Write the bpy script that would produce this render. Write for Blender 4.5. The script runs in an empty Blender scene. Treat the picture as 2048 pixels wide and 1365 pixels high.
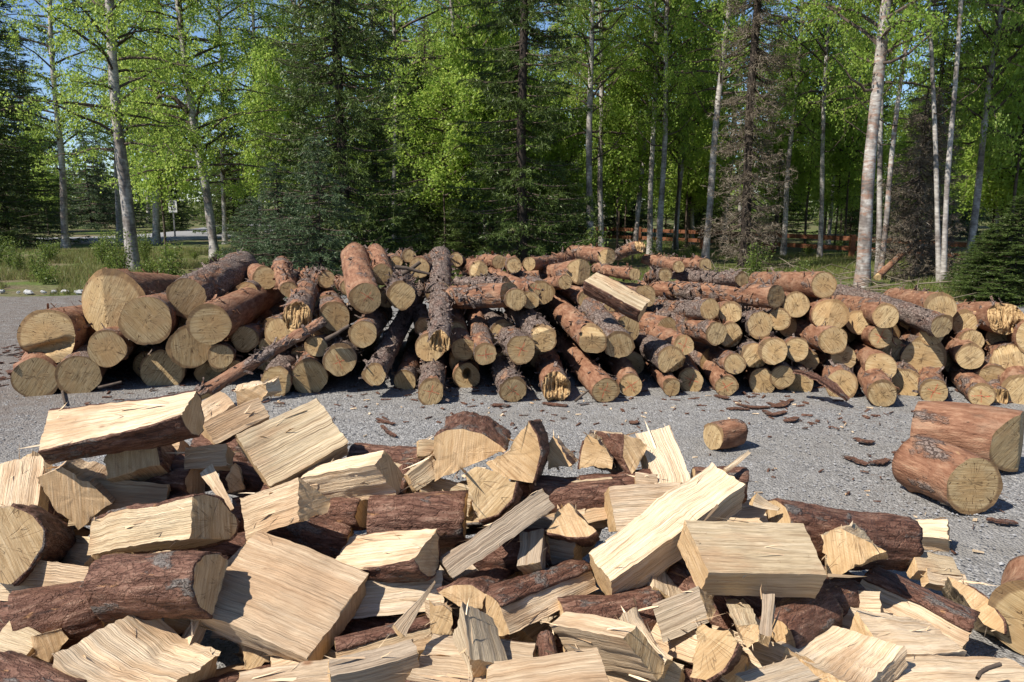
import bpy, math
import numpy as np
from mathutils import Matrix, Vector

# ------------------------------------------------------------ camera, sky, sun, exposure
SC = bpy.context.scene
COL = SC.collection
cam_d = bpy.data.cameras.new('camera')
cam = bpy.data.objects.new('camera', cam_d)
COL.objects.link(cam)
cam_d.sensor_width = 36.0
cam_d.lens = 36.0 * 1607.0 / 2048.0
cam_d.clip_start = 0.05
cam_d.clip_end = 2000.0
cam.location = (0, 0, 1.6)
cam.rotation_euler = (math.radians(90) - math.atan(282.5 / 1607.0), 0, 0)
SC.camera = cam

SUN_EL, SUN_AZ = math.radians(50), math.atan2(-0.84, -0.54)    # sun stands to the left, behind the camera
sun_dir = Vector((math.sin(SUN_AZ) * math.cos(SUN_EL), math.cos(SUN_AZ) * math.cos(SUN_EL), math.sin(SUN_EL)))
world = bpy.data.worlds.new('World')
SC.world = world
world.use_nodes = True
wn = world.node_tree
wn.nodes.clear()
sky = wn.nodes.new('ShaderNodeTexSky')
sky.sky_type = 'NISHITA'
sky.sun_disc = False
sky.sun_elevation = SUN_EL
sky.sun_rotation = SUN_AZ
sky.air_density = 0.75
sky.dust_density = 0.2
sky.ozone_density = 4.0
bg = wn.nodes.new('ShaderNodeBackground')
bg.inputs['Strength'].default_value = 0.095
wo = wn.nodes.new('ShaderNodeOutputWorld')
wn.links.new(sky.outputs[0], bg.inputs[0])
wn.links.new(bg.outputs[0], wo.inputs[0])
sun_d = bpy.data.lights.new('sun', 'SUN')
sun_d.energy = 5.0
sun_d.angle = math.radians(0.53)
sun_d.color = (1.0, 0.935, 0.83)
sun = bpy.data.objects.new('sun', sun_d)
COL.objects.link(sun)
sun.rotation_euler = sun_dir.to_track_quat('Z', 'Y').to_euler()
sun.location = (-6, -4, 12)
SC.view_settings.view_transform = 'Standard'
SC.view_settings.look = 'None'
SC.view_settings.exposure = 0.7
SC.view_settings.gamma = 1.0
SC.render.engine = 'CYCLES'
SC.cycles.use_denoising = True
SC.cycles.max_bounces = 6
SC.cycles.diffuse_bounces = 3
SC.cycles.transparent_max_bounces = 6

# ------------------------------------------------------------ helpers
RNG = np.random.default_rng(11)

def _hash(ix, iy, iz, seed):
    h = (ix.astype(np.int64) * 374761393 + iy.astype(np.int64) * 668265263 + iz.astype(np.int64) * 2147483647 + seed * 144665) & 0xFFFFFFFF
    h = ((h ^ (h >> 13)) * 1274126177) & 0xFFFFFFFF
    h = (h ^ (h >> 16)) & 0xFFFFFFFF
    return h.astype(np.float64) / 4294967295.0

def vn(x, y, z=0.0, seed=0):
    """value noise in -1..1"""
    x, y, z = np.broadcast_arrays(np.asarray(x, float), np.asarray(y, float), np.asarray(z, float))
    x0, y0, z0 = np.floor(x), np.floor(y), np.floor(z)
    fx, fy, fz = x - x0, y - y0, z - z0
    fx, fy, fz = [f * f * (3 - 2 * f) for f in (fx, fy, fz)]
    r = 0
    for i in (0, 1):
        for j in (0, 1):
            for k in (0, 1):
                w = (fx if i else 1 - fx) * (fy if j else 1 - fy) * (fz if k else 1 - fz)
                r = r + w * _hash(x0 + i, y0 + j, z0 + k, seed)
    return r * 2 - 1

def sstep(a, b, x):
    t = np.clip((x - a) / (b - a), 0, 1)
    return t * t * (3 - 2 * t)

def np_mesh(name, verts, faces, mats, uv=None, mat_idx=None, smooth=True, face_rnd=None):
    """faces: list of (n,k) int arrays; uv: matching list of (n,k,2); mat_idx: matching list of ints"""
    me = bpy.data.meshes.new(name)
    verts = np.asarray(verts, np.float32)
    nf = sum(len(f) for f in faces)
    nl = sum(f.size for f in faces)
    me.vertices.add(len(verts))
    me.vertices.foreach_set('co', verts.ravel())
    me.loops.add(nl)
    me.loops.foreach_set('vertex_index', np.concatenate([f.ravel() for f in faces]).astype(np.int32))
    me.polygons.add(nf)
    tot = np.concatenate([np.full(len(f), f.shape[1]) for f in faces])
    me.polygons.foreach_set('loop_start', np.concatenate([[0], np.cumsum(tot)[:-1]]).astype(np.int32))
    me.polygons.foreach_set('loop_total', tot.astype(np.int32))
    if mat_idx is not None:
        me.polygons.foreach_set('material_index', np.concatenate([np.full(len(f), m) for f, m in zip(faces, mat_idx)]).astype(np.int32))
    me.polygons.foreach_set('use_smooth', np.full(nf, smooth))
    if uv is not None:
        l = me.uv_layers.new(name='UVMap')
        l.data.foreach_set('uv', np.concatenate([u.reshape(-1, 2) for u in uv]).astype(np.float32).ravel())
    if face_rnd is not None:
        a = me.attributes.new('rnd', 'FLOAT', 'FACE')
        a.data.foreach_set('value', np.asarray(face_rnd, np.float32))
    for m in mats:
        me.materials.append(m)
    me.update(calc_edges=True)
    me.validate()
    return me

def link(name, data, parent=None, matrix=None, label=None, category=None, group=None, kind=None):
    o = bpy.data.objects.new(name, data)
    COL.objects.link(o)
    if parent is not None:
        o.parent = parent
    if matrix is not None:
        o.matrix_world = matrix
    if label:
        o['label'] = label
    if category:
        o['category'] = category
    if group:
        o['group'] = group
    if kind:
        o['kind'] = kind
    return o

def frame(origin, X, Y, Z):
    m = Matrix.Identity(4)
    for i in range(3):
        m[i][0], m[i][1], m[i][2], m[i][3] = X[i], Y[i], Z[i], origin[i]
    return m

def grid_faces(nu, nv, off=0, wrap=False):
    """nu columns (around), nv rows; vertex index = row*nu + col"""
    cu = nu if wrap else nu - 1
    r, c = np.meshgrid(np.arange(nv - 1), np.arange(cu), indexing='ij')
    c2 = (c + 1) % nu
    return (np.stack([r * nu + c, r * nu + c2, (r + 1) * nu + c2, (r + 1) * nu + c], -1).reshape(-1, 4) + off)

def tube(pts, rad, n=8, cap=True):
    """verts, faces of a tapered tube along pts"""
    pts = np.asarray(pts, float)
    rad = np.asarray(rad, float)
    d = np.gradient(pts, axis=0)
    d /= np.linalg.norm(d, axis=1)[:, None] + 1e-9
    ref = np.array([0, 0, 1.0]) if abs(d[0][2]) < .8 else np.array([1.0, 0, 0])
    a = np.cross(d, ref)
    a /= np.linalg.norm(a, axis=1)[:, None] + 1e-9
    b = np.cross(d, a)
    th = np.arange(n) / n * 2 * math.pi
    v = pts[:, None] + rad[:, None, None] * (np.cos(th)[None, :, None] * a[:, None] - np.sin(th)[None, :, None] * b[:, None])
    f = grid_faces(n, len(pts), 0, True)
    return v.reshape(-1, 3), f

def merge(parts):
    V, Fq, off = [], {}, 0
    for v, f in parts:
        V.append(v)
        Fq.setdefault(f.shape[1], []).append(f + off)
        off += len(v)
    return np.concatenate(V), [np.concatenate(x) for x in Fq.values()]

# ------------------------------------------------------------ materials
class NT:
    def __init__(self, name, rough=0.8):
        self.m = bpy.data.materials.new(name)
        self.m.use_nodes = True
        self.t = self.m.node_tree
        self.t.nodes.clear()
        self.out = self.t.nodes.new('ShaderNodeOutputMaterial')
        self.b = self.t.nodes.new('ShaderNodeBsdfPrincipled')
        self.b.inputs['Roughness'].default_value = rough
        self.b.inputs['Specular IOR Level'].default_value = 0.25
        self.t.links.new(self.b.outputs[0], self.out.inputs[0])
    def n(self, typ, **kw):
        nd = self.t.nodes.new('ShaderNode' + typ)
        for k, v in kw.items():
            setattr(nd, k, v)
        return nd
    def put(self, sock, v):
        if hasattr(v, 'is_output') or isinstance(v, bpy.types.NodeSocket):
            self.t.links.new(v, sock)
        else:
            sock.default_value = v
    def math(self, op, a, b=0.0, clamp=False):
        nd = self.n('Math', operation=op, use_clamp=clamp)
        self.put(nd.inputs[0], a)
        self.put(nd.inputs[1], b)
        return nd.outputs[0]
    def mul(self, v, vec):
        nd = self.n('VectorMath', operation='MULTIPLY')
        self.put(nd.inputs[0], v)
        self.put(nd.inputs[1], vec)
        return nd.outputs[0]
    def add(self, v, vec):
        nd = self.n('VectorMath', operation='ADD')
        self.put(nd.inputs[0], v)
        self.put(nd.inputs[1], vec)
        return nd.outputs[0]
    def noise(self, vec, scale, detail=4, rough=.55, dist=0.0):
        nd = self.n('TexNoise')
        self.put(nd.inputs['Vector'], vec)
        nd.inputs['Scale'].default_value = scale
        nd.inputs['Detail'].default_value = detail
        nd.inputs['Roughness'].default_value = rough
        nd.inputs['Distortion'].default_value = dist
        return nd.outputs['Fac']
    def voro(self, vec, scale, feature='F1', out='Distance', rnd=1.0):
        nd = self.n('TexVoronoi', feature=feature)
        self.put(nd.inputs['Vector'], vec)
        nd.inputs['Scale'].default_value = scale
        nd.inputs['Randomness'].default_value = rnd
        return nd.outputs[out]
    def ramp(self, fac, stops, interp='LINEAR'):
        nd = self.n('ValToRGB')
        nd.color_ramp.interpolation = interp
        el = nd.color_ramp.elements
        while len(el) < len(stops):
            el.new(0.5)
        for e, (p, c) in zip(el, stops):
            e.position = p
            e.color = (*c, 1) if len(c) == 3 else c
        self.put(nd.inputs[0], fac)
        return nd.outputs[0]
    def mix(self, fac, a, b, blend='MIX'):
        nd = self.n('Mix', data_type='RGBA', blend_type=blend)
        self.put(nd.inputs[0], fac)
        self.put(nd.inputs[6], a if not isinstance(a, tuple) else (*a, 1))
        self.put(nd.inputs[7], b if not isinstance(b, tuple) else (*b, 1))
        return nd.outputs[2]
    def mapr(self, v, a, b, c=0.0, d=1.0):
        nd = self.n('MapRange')
        self.put(nd.inputs[0], v)
        for i, q in enumerate((a, b, c, d)):
            nd.inputs[i + 1].default_value = q
        return nd.outputs[0]
    def obj_attr(self, name):
        nd = self.n('Attribute', attribute_type='OBJECT', attribute_name=name)
        return nd.outputs['Fac']
    def rnd(self):
        return self.n('ObjectInfo').outputs['Random']
    def seedvec(self, vec, k=37.0):
        cmb = self.n('CombineXYZ')
        r = self.math('MULTIPLY', self.rnd(), k)
        for i in range(3):
            self.t.links.new(r, cmb.inputs[i])
        return self.add(vec, cmb.outputs[0])
    def bump(self, h, strength=.5, dist=.01):
        nd = self.n('Bump')
        nd.inputs['Strength'].default_value = strength
        nd.inputs['Distance'].default_value = dist
        self.put(nd.inputs['Height'], h)
        self.t.links.new(nd.outputs[0], self.b.inputs['Normal'])
    def color(self, c):
        self.put(self.b.inputs['Base Color'], c)

def mat_bark():
    s = NT('log_bark', .75)
    co = s.n('TexCoord').outputs['Object']
    v = s.seedvec(co)
    big = s.noise(s.mul(v, (1, 1, .55)), 5.5, 5, .6)
    big2 = s.noise(s.mul(v, (1, 1, .45)), 11, 4, .65, .6)
    wn_ = s.n('TexNoise')
    s.put(wn_.inputs['Vector'], v)
    wn_.inputs['Scale'].default_value = 16
    wn_.inputs['Detail'].default_value = 4
    vd = s.add(v, s.mul(s.add(wn_.outputs['Color'], (-.5, -.5, -.5)), (.07, .07, .1)))
    pl = s.voro(s.mul(vd, (1, 1, .55)), 34, 'DISTANCE_TO_EDGE')
    fine = s.noise(v, 90, 4, .65)
    fib = s.noise(s.mul(v, (1, 1, .12)), 120, 3, .6)
    red = s.ramp(s.noise(s.mul(v, (1, 1, .22)), 30, 6, .72), [(.27, (.055, .024, .014)), (.43, (.165, .074, .041)), (.58, (.255, .132, .078)), (.76, (.40, .265, .17))])
    red = s.mix(s.mapr(s.noise(s.mul(v, (1, 1, .6)), 8, 4, .65), .5, .7, 0, .6), red, (.33, .215, .14))
    grey = s.ramp(fine, [(.25, (.085, .06, .048)), (.5, (.20, .152, .128)), (.75, (.34, .285, .25))])
    gap = s.mapr(s.math('ADD', pl, s.math('MULTIPLY', fine, .25)), .12, .24)
    grey = s.mix(s.mapr(big2, .5, .62, 0, .6), grey, (.17, .095, .07))
    grey = s.mix(s.math('MULTIPLY', s.math('SUBTRACT', 1.0, gap), .75), grey, (.065, .036, .027))
    mask = s.mapr(s.math('ADD', s.math('ADD', big, s.math('MULTIPLY', big2, .35)), s.math('MULTIPLY', s.obj_attr('peel'), .5)), .86, .94)
    col = s.mix(mask, grey, red)
    scuff = s.mapr(s.noise(s.mul(v, (1, 1, .3)), 17, 3, .6, .8), .68, .74)
    scuff = s.math('MULTIPLY', scuff, s.obj_attr('scuff'))
    col = s.mix(scuff, col, s.ramp(fib, [(.3, (.38, .21, .085)), (.7, (.56, .39, .2))]))
    s.color(col)
    h = s.math('ADD', s.math('MULTIPLY', gap, .5), s.math('MULTIPLY', fine, .5))
    h = s.math('MULTIPLY', h, s.math('SUBTRACT', 1.15, mask))
    h = s.math('ADD', h, s.math('MULTIPLY', fib, .35))
    h = s.math('SUBTRACT', h, s.math('MULTIPLY', mask, .5))
    s.bump(h, 1.0, .018)
    return s.m

def mat_bark_split():
    s = NT('split_bark', .6)
    co = s.n('TexCoord').outputs['Object']
    v = s.seedvec(co)
    fib = s.noise(s.mul(v, (1, 1, .18)), 60, 5, .7)
    big = s.noise(s.mul(v, (1, 1, .5)), 12, 5, .65, .5)
    fine = s.noise(v, 140, 3, .6)
    red = s.ramp(fib, [(.3, (.026, .013, .009)), (.45, (.108, .048, .031)), (.58, (.18, .094, .064)), (.74, (.32, .21, .15))])
    grey = s.ramp(fine, [(.3, (.05, .042, .038)), (.7, (.21, .18, .16))])
    pf = s.mapr(s.voro(s.mul(s.add(v, s.mul(s.noise(v, 20, 4, .6), (.09, .09, .09))), (1, 1, .28)), 48, 'DISTANCE_TO_EDGE'), .01, .10)
    red = s.mix(s.math('MULTIPLY', s.math('SUBTRACT', 1.0, pf), s.mapr(big, .42, .58, 0, .5)), red, (.02, .011, .008))
    m = s.mapr(big, .58, .64)
    col = s.mix(m, red, grey)
    m2 = s.mapr(s.noise(s.mul(v, (1, 1, .22)), 24, 3, .6, .4), .67, .72)
    col = s.mix(m2, col, (.36, .19, .09))
    s.color(col)
    s.bump(s.math('ADD', s.math('ADD', s.math('MULTIPLY', fib, 1.1), s.math('ADD', s.math('MULTIPLY', m, .6), s.math('MULTIPLY', pf, .35))), s.math('MULTIPLY', fine, .35)), .9, .01)
    return s.m

def mat_split():
    s = NT('split_wood', .7)
    uv = s.n('UVMap').outputs[0]
    v = s.seedvec(uv)
    warp = s.noise(s.mul(v, (6, 4, 1)), 1.0, 2, .5)
    cmb = s.n('CombineXYZ')
    s.t.links.new(s.math('MULTIPLY', warp, .007), cmb.inputs[0])
    v = s.add(v, cmb.outputs[0])
    n1 = s.noise(s.mul(v, (90, 2.2, 1)), 1.0, 5, .7)
    n2 = s.noise(s.mul(v, (260, 3.2, 1)), 1.0, 3, .65)
    n3 = s.noise(s.mul(v, (6, 2.2, 1)), 1.0, 4, .6)
    n4 = s.noise(s.mul(v, (38, 26, 1)), 1.0, 4, .7)
    r = s.obj_attr('tone')
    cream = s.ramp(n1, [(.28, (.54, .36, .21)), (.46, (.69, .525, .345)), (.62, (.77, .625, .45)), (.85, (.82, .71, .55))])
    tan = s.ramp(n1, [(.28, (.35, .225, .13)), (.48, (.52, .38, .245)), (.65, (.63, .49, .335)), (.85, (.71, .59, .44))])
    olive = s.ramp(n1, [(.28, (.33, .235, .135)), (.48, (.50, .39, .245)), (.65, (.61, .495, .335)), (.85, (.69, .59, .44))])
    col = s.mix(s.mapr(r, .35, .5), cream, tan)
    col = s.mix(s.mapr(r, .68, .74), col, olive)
    col = s.mix(s.mapr(n3, .5, .62, 0, .68), col, (.43, .265, .145))
    col = s.mix(s.mapr(n3, .46, .32, 0, .3), col, (.66, .54, .38))
    col = s.mix(s.mapr(n2, .43, .34, 0, .7), col, (.20, .12, .06))
    n5 = s.noise(s.mul(v, (420, 5, 1)), 1.0, 2, .6)
    col = s.mix(s.mapr(n5, .44, .36, 0, .5), col, (.24, .15, .08))
    col = s.mix(s.mapr(n4, .67, .73, 0, .6), col, (.22, .12, .06))
    col = s.mix(s.math('MULTIPLY', s.obj_attr('weather'), .7), col, s.ramp(n1, [(.3, (.14, .11, .085)), (.7, (.42, .355, .285))]))
    ks = s.voro(s.mul(v, (5.5, 3.2, 1)), 1.0, 'F1')
    col = s.mix(s.mapr(ks, .065, .03, 0, .8), col, (.20, .09, .04))
    s.color(col)
    h = s.math('ADD', s.math('MULTIPLY', n1, 1.2), s.math('MULTIPLY', n2, .7))
    h = s.math('ADD', h, s.math('MULTIPLY', n4, .25))
    s.bump(s.math('ADD', h, s.math('MULTIPLY', n5, .4)), 1.0, .007)
    return s.m

def mat_end():
    s = NT('sawn_end', .75)
    uv = s.n('UVMap').outputs[0]
    v = s.seedvec(uv)
    n_l = s.noise(v, 9, 4, .6)
    n_f = s.noise(v, 420, 3, .7)
    rot = s.n('VectorRotate', rotation_type='Z_AXIS')
    s.t.links.new(uv, rot.inputs[0])
    s.put(rot.inputs['Angle'], s.mapr(s.rnd(), 0, 1, -.9, 1.6))
    saw = s.noise(s.mul(s.seedvec(rot.outputs[0]), (170, 9, 1)), 1.0, 3, .6)
    saw2 = s.noise(s.mul(s.seedvec(rot.outputs[0]), (38, 3, 1)), 1.0, 2, .5)
    # growth rings about the pith
    wob = s.n('VectorMath', operation='LENGTH')
    s.t.links.new(s.add(uv, s.mul(s.n('TexNoise').outputs['Color'], (.012, .012, 0))), wob.inputs[0])
    ln = wob.outputs['Value']
    ring = s.math('SINE', s.math('MULTIPLY', s.math('ADD', ln, s.math('MULTIPLY', n_l, .02)), 700.0))
    logk = s.obj_attr('logend')
    rr = s.math('DIVIDE', ln, s.math('MAXIMUM', s.obj_attr('rad'), .001))
    ca = s.ramp(saw, [(.3, (.42, .26, .135)), (.5, (.56, .38, .215)), (.72, (.66, .49, .31))])
    cb = s.ramp(saw, [(.3, (.13, .085, .042)), (.44, (.32, .23, .118)), (.58, (.42, .315, .175)), (.76, (.57, .455, .28))])
    col = s.mix(logk, ca, cb)
    heart = s.math('MULTIPLY', s.mapr(s.math('ADD', rr, s.math('MULTIPLY', n_l, .25)), .82, .62, 0, .5), logk)
    col = s.mix(s.math('MULTIPLY', heart, s.mapr(s.rnd(), .2, .6)), col, (.36, .225, .10))
    col = s.mix(s.math('MULTIPLY', s.mapr(s.math('ADD', rr, s.math('MULTIPLY', n_f, .08)), .95, 1.02, 0, .85), s.math('GREATER_THAN', s.obj_attr('rad'), .01)), col, (.10, .055, .03))
    col = s.mix(s.mapr(saw2, .35, .7, 0, .28), col, (.42, .27, .11))
    col = s.mix(s.mapr(n_l, .5, .7, 0, .55), col, (.27, .19, .105))
    col = s.mix(s.mapr(s.noise(v, 4.5, 3), .52, .66, 0, .4), col, (.40, .235, .10))
    col = s.mix(s.math('MULTIPLY', s.mapr(ring, .2, 1.0), .2), col, (.36, .2, .08))
    col = s.mix(s.mapr(n_f, .36, .26, 0, .4), col, (.2, .12, .06))
    # drying cracks running out from the pith
    sep = s.n('SeparateXYZ')
    s.t.links.new(uv, sep.inputs[0])
    ang = s.math('ARCTAN2', sep.outputs[1], sep.outputs[0])
    cv = s.n('CombineXYZ')
    s.t.links.new(s.math('MULTIPLY', ang, 2.2), cv.inputs[0])
    s.t.links.new(s.math('MULTIPLY', s.rnd(), 91.0), cv.inputs[1])
    s.t.links.new(s.math('MULTIPLY', ln, 4.0), cv.inputs[2])
    cr = s.noise(cv.outputs[0], 2.0, 1, .4)
    cr = s.math('ABSOLUTE', s.math('SUBTRACT', cr, .5))
    crm = s.math('MULTIPLY', s.mapr(s.math('MULTIPLY', cr, s.math('ADD', ln, .02)), .0016, .0006), s.mapr(s.noise(v, 22, 2), .44, .54))
    crm = s.math('MULTIPLY', crm, s.mapr(logk, 0, 1, .12, 1.0))
    col = s.mix(s.math('MULTIPLY', crm, .85), col, (.07, .035, .015))
    # red crayon cross drawn on marked logs
    r2 = s.n('VectorRotate', rotation_type='Z_AXIS')
    s.t.links.new(uv, r2.inputs[0])
    s.put(r2.inputs['Angle'], s.mapr(s.rnd(), 0, 1, 0, 6.0))
    off = s.add(r2.outputs[0], s.mul(s.noise(v, 16, 2), (.03, .03, 0)))
    s2 = s.n('SeparateXYZ')
    s.t.links.new(off, s2.inputs[0])
    ax = s.math('ABSOLUTE', s.math('SUBTRACT', s2.outputs[0], .012))
    ay = s.math('ABSOLUTE', s.math('SUBTRACT', s2.outputs[1], .016))
    st = s.math('MAXIMUM', s.math('MULTIPLY', s.mapr(ax, .0042, .0022), s.mapr(ay, .075, .06)), s.math('MULTIPLY', s.mapr(ay, .0038, .002), s.mapr(ax, .06, .045)))
    st = s.math('MULTIPLY', s.math('MULTIPLY', st, s.obj_attr('mark')), s.mapr(s.noise(v, 130, 2), .38, .55))
    col = s.mix(s.math('MULTIPLY', st, .8), col, (.5, .06, .035))
    s.color(col)
    s.bump(s.math('ADD', s.math('ADD', s.math('MULTIPLY', saw, .8), s.math('MULTIPLY', n_f, .5)), s.math('MULTIPLY', crm, -1.0)), .7, .004)
    return s.m

def mat_birch():
    s = NT('birch_bark', .7)
    co = s.n('TexCoord').outputs['Object']
    v = s.seedvec(co)
    len_ = s.noise(s.mul(v, (5, 5, 34)), 1.0, 3, .6)
    pat = s.noise(s.mul(v, (2.2, 2.2, 1.3)), 1.0, 4, .65)
    base = s.ramp(s.noise(s.mul(v, (8, 8, 20)), 1.0, 4), [(.3, (.20, .175, .16)), (.6, (.45, .42, .385)), (.8, (.60, .57, .525))])
    col = s.mix(s.mapr(len_, .66, .72, 0, .85), base, (.06, .045, .04))
    col = s.mix(s.mapr(pat, .46, .6, 0, .85), col, s.ramp(len_, [(.35, (.045, .036, .032)), (.6, (.15, .12, .105))]))
    scar = s.math('MULTIPLY', s.obj_attr('scar'), s.mapr(s.noise(s.mul(v, (5, 5, 16)), 1.0, 4, .65, .6), .5, .6, 0, .7))
    col = s.mix(scar, col, (.24, .13, .085))
    s.color(col)
    s.bump(s.math('ADD', pat, s.math('MULTIPLY', len_, .5)), .5, .02)
    return s.m

def mat_leaf(name, stops, trans, var=.25):
    s = NT(name, .5)
    at = s.n('Attribute', attribute_type='GEOMETRY', attribute_name='rnd').outputs['Fac']
    f = s.math('ADD', s.math('MULTIPLY', at, 1 - var), s.math('MULTIPLY', s.rnd(), var))
    col = s.ramp(f, stops)
    s.color(col)
    s.b.inputs['Roughness'].default_value = .45
    tr = s.n('BsdfTranslucent')
    s.put(tr.inputs[0], s.mix(.5, col, tuple(min(1, c * 1.5) for c in stops[-1][1])))
    mx = s.n('MixShader')
    mx.inputs[0].default_value = trans
    s.t.links.new(s.b.outputs[0], mx.inputs[1])
    s.t.links.new(tr.outputs[0], mx.inputs[2])
    s.t.links.new(mx.outputs[0], s.out.inputs[0])
    return s.m

def mat_simple(name, stops, scale, rough=.85, bump=.4, stretch=(1, 1, 1), dist=.01):
    s = NT(name, rough)
    v = s.seedvec(s.n('TexCoord').outputs['Object'])
    n = s.noise(s.mul(v, stretch), scale, 5, .6)
    s.color(s.ramp(n, stops))
    if bump:
        s.bump(n, bump, dist)
    return s.m

def mat_gravel():
    s = NT('gravel', .9)
    co = s.n('TexCoord').outputs['Object']
    p1 = s.voro(co, 85, 'F1', 'Color')
    d1 = s.voro(co, 85, 'F1', 'Distance')
    p2 = s.voro(co, 34, 'F1', 'Color')
    d2 = s.voro(co, 34, 'F1', 'Distance')
    big = s.noise(co, .8, 6, .65)
    mid = s.noise(co, 7, 5, .65)
    bw = s.n('SeparateColor')
    s.t.links.new(p1, bw.inputs[0])
    bw2 = s.n('SeparateColor')
    s.t.links.new(p2, bw2.inputs[0])
    stone = s.ramp(bw.outputs[0], [(0, (.105, .102, .100)), (.4, (.186, .183, .182)), (.8, (.255, .252, .25)), (1, (.40, .395, .385))])
    st2 = s.ramp(bw2.outputs[0], [(0, (.12, .118, .117)), (.6, (.22, .217, .215)), (1, (.36, .355, .35))])
    sel = s.mapr(bw2.outputs[1], .8, .82)
    col = s.mix(sel, stone, st2)
    dust = s.ramp(mid, [(.3, (.168, .157, .143)), (.7, (.255, .244, .228))])
    track = s.noise(s.mul(co, (.35, 1.6, 1)), 1.0, 4, .6)
    col = s.mix(s.mapr(s.math('ADD', s.math('MULTIPLY', big, .5), s.math('MULTIPLY', track, .5)), .42, .6, .15, .9), col, dust)
    far_l = s.n('SeparateXYZ')
    s.t.links.new(co, far_l.inputs[0])
    dirt = s.math('MULTIPLY', s.mapr(far_l.outputs[0], -2.9, -3.9), s.mapr(mid, .35, .6, .2, .75))
    col = s.mix(dirt, col, (.115, .088, .072))
    # brown crumbs of bark trodden into the lot
    crumb = s.math('MULTIPLY', s.mapr(s.noise(co, 26, 4, .7), .6, .66), s.mapr(s.noise(co, .55, 3, .6), .48, .62))
    col = s.mix(crumb, col, (.10, .055, .035))
    s.color(col)
    h = s.math('ADD', s.math('MULTIPLY', d1, -1.0), s.math('MULTIPLY', s.math('MULTIPLY', d2, sel), -2.0))
    h = s.math('ADD', h, s.math('MULTIPLY', mid, .8))
    s.bump(h, .8, .014)
    return s.m

def mat_ground():
    s = NT('forest_floor', .95)
    co = s.n('TexCoord').outputs['Object']
    a = s.noise(co, .5, 6, .65)
    b = s.noise(co, 9, 6, .7)
    brown = s.ramp(b, [(.3, (.075, .056, .034)), (.55, (.15, .118, .072)), (.75, (.24, .19, .12))])
    green = s.ramp(b, [(.3, (.05, .07, .016)), (.6, (.10, .14, .03)), (.8, (.16, .20, .055))])
    s.color(s.mix(s.mapr(a, .4, .58), brown, green))
    s.bump(b, .8, .06)
    return s.m

M = {
    'bark': mat_bark(), 'sbark': mat_bark_split(), 'split': mat_split(), 'end': mat_end(), 'birch': mat_birch(),
    'gravel': mat_gravel(), 'ground': mat_ground(),
    'leaf': mat_leaf('birch_leaf', [(0, (.115, .20, .032)), (.4, (.21, .335, .052)), (.75, (.30, .42, .075)), (1, (.42, .49, .12))], .55, .35),
    'shrub': mat_leaf('shrub_leaf', [(0, (.05, .085, .018)), (.5, (.10, .15, .028)), (1, (.19, .235, .055))], .4),
    'needle': mat_leaf('spruce_needle', [(0, (.030, .050, .011)), (.5, (.066, .102, .024)), (1, (.13, .172, .046))], .18),
    'young': mat_leaf('young_spruce_needle', [(0, (.032, .055, .024)), (.5, (.068, .105, .046)), (1, (.13, .175, .090))], .15),
    'dead': mat_leaf('dead_needle', [(0, (.06, .047, .034)), (.5, (.125, .10, .073)), (1, (.21, .175, .13))], .05),
    'grass': mat_leaf('grass_blade', [(0, (.07, .10, .02)), (.5, (.12, .165, .035)), (.75, (.20, .19, .07)), (1, (.29, .235, .12))], .3),
    'branch': mat_simple('branch_bark', [(.3, (.035, .026, .02)), (.7, (.12, .09, .07))], 14, .9),
    'spruce_bark': mat_simple('spruce_bark', [(.3, (.018, .014, .011)), (.7, (.065, .05, .04))], 14, .9),
    'road': mat_simple('road_surface', [(.3, (.17, .17, .175)), (.7, (.26, .26, .265))], 30, .9, .3),
    'rail': mat_simple('stained_rail', [(.3, (.12, .045, .022)), (.7, (.22, .09, .045))], 20, .7, .3, (1, 1, 1)),
    'rot': mat_simple('punky_wood', [(.34, (.08, .045, .022)), (.46, (.27, .165, .075)), (.6, (.43, .295, .145)), (.75, (.60, .47, .28))], 60, .9, .5, (1, .16, 1)),
    'stone': mat_simple('pale_stone', [(.3, (.24, .24, .235)), (.7, (.46, .46, .45))], 12, .85),
    'pebble': mat_simple('pebble', [(.3, (.14, .14, .145)), (.5, (.215, .215, .222)), (.7, (.38, .38, .38))], 31, .9, .2),
    'white': mat_simple('sign_white', [(.2, (.62, .62, .60)), (.8, (.72, .72, .70))], 10, .5, 0),
    'black': mat_simple('sign_black', [(.2, (.012, .012, .012)), (.8, (.02, .02, .02))], 10, .5, 0),
    'metal': mat_simple('sign_post_metal', [(.2, (.12, .12, .12)), (.8, (.2, .2, .2))], 10, .5, 0),
}

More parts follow.
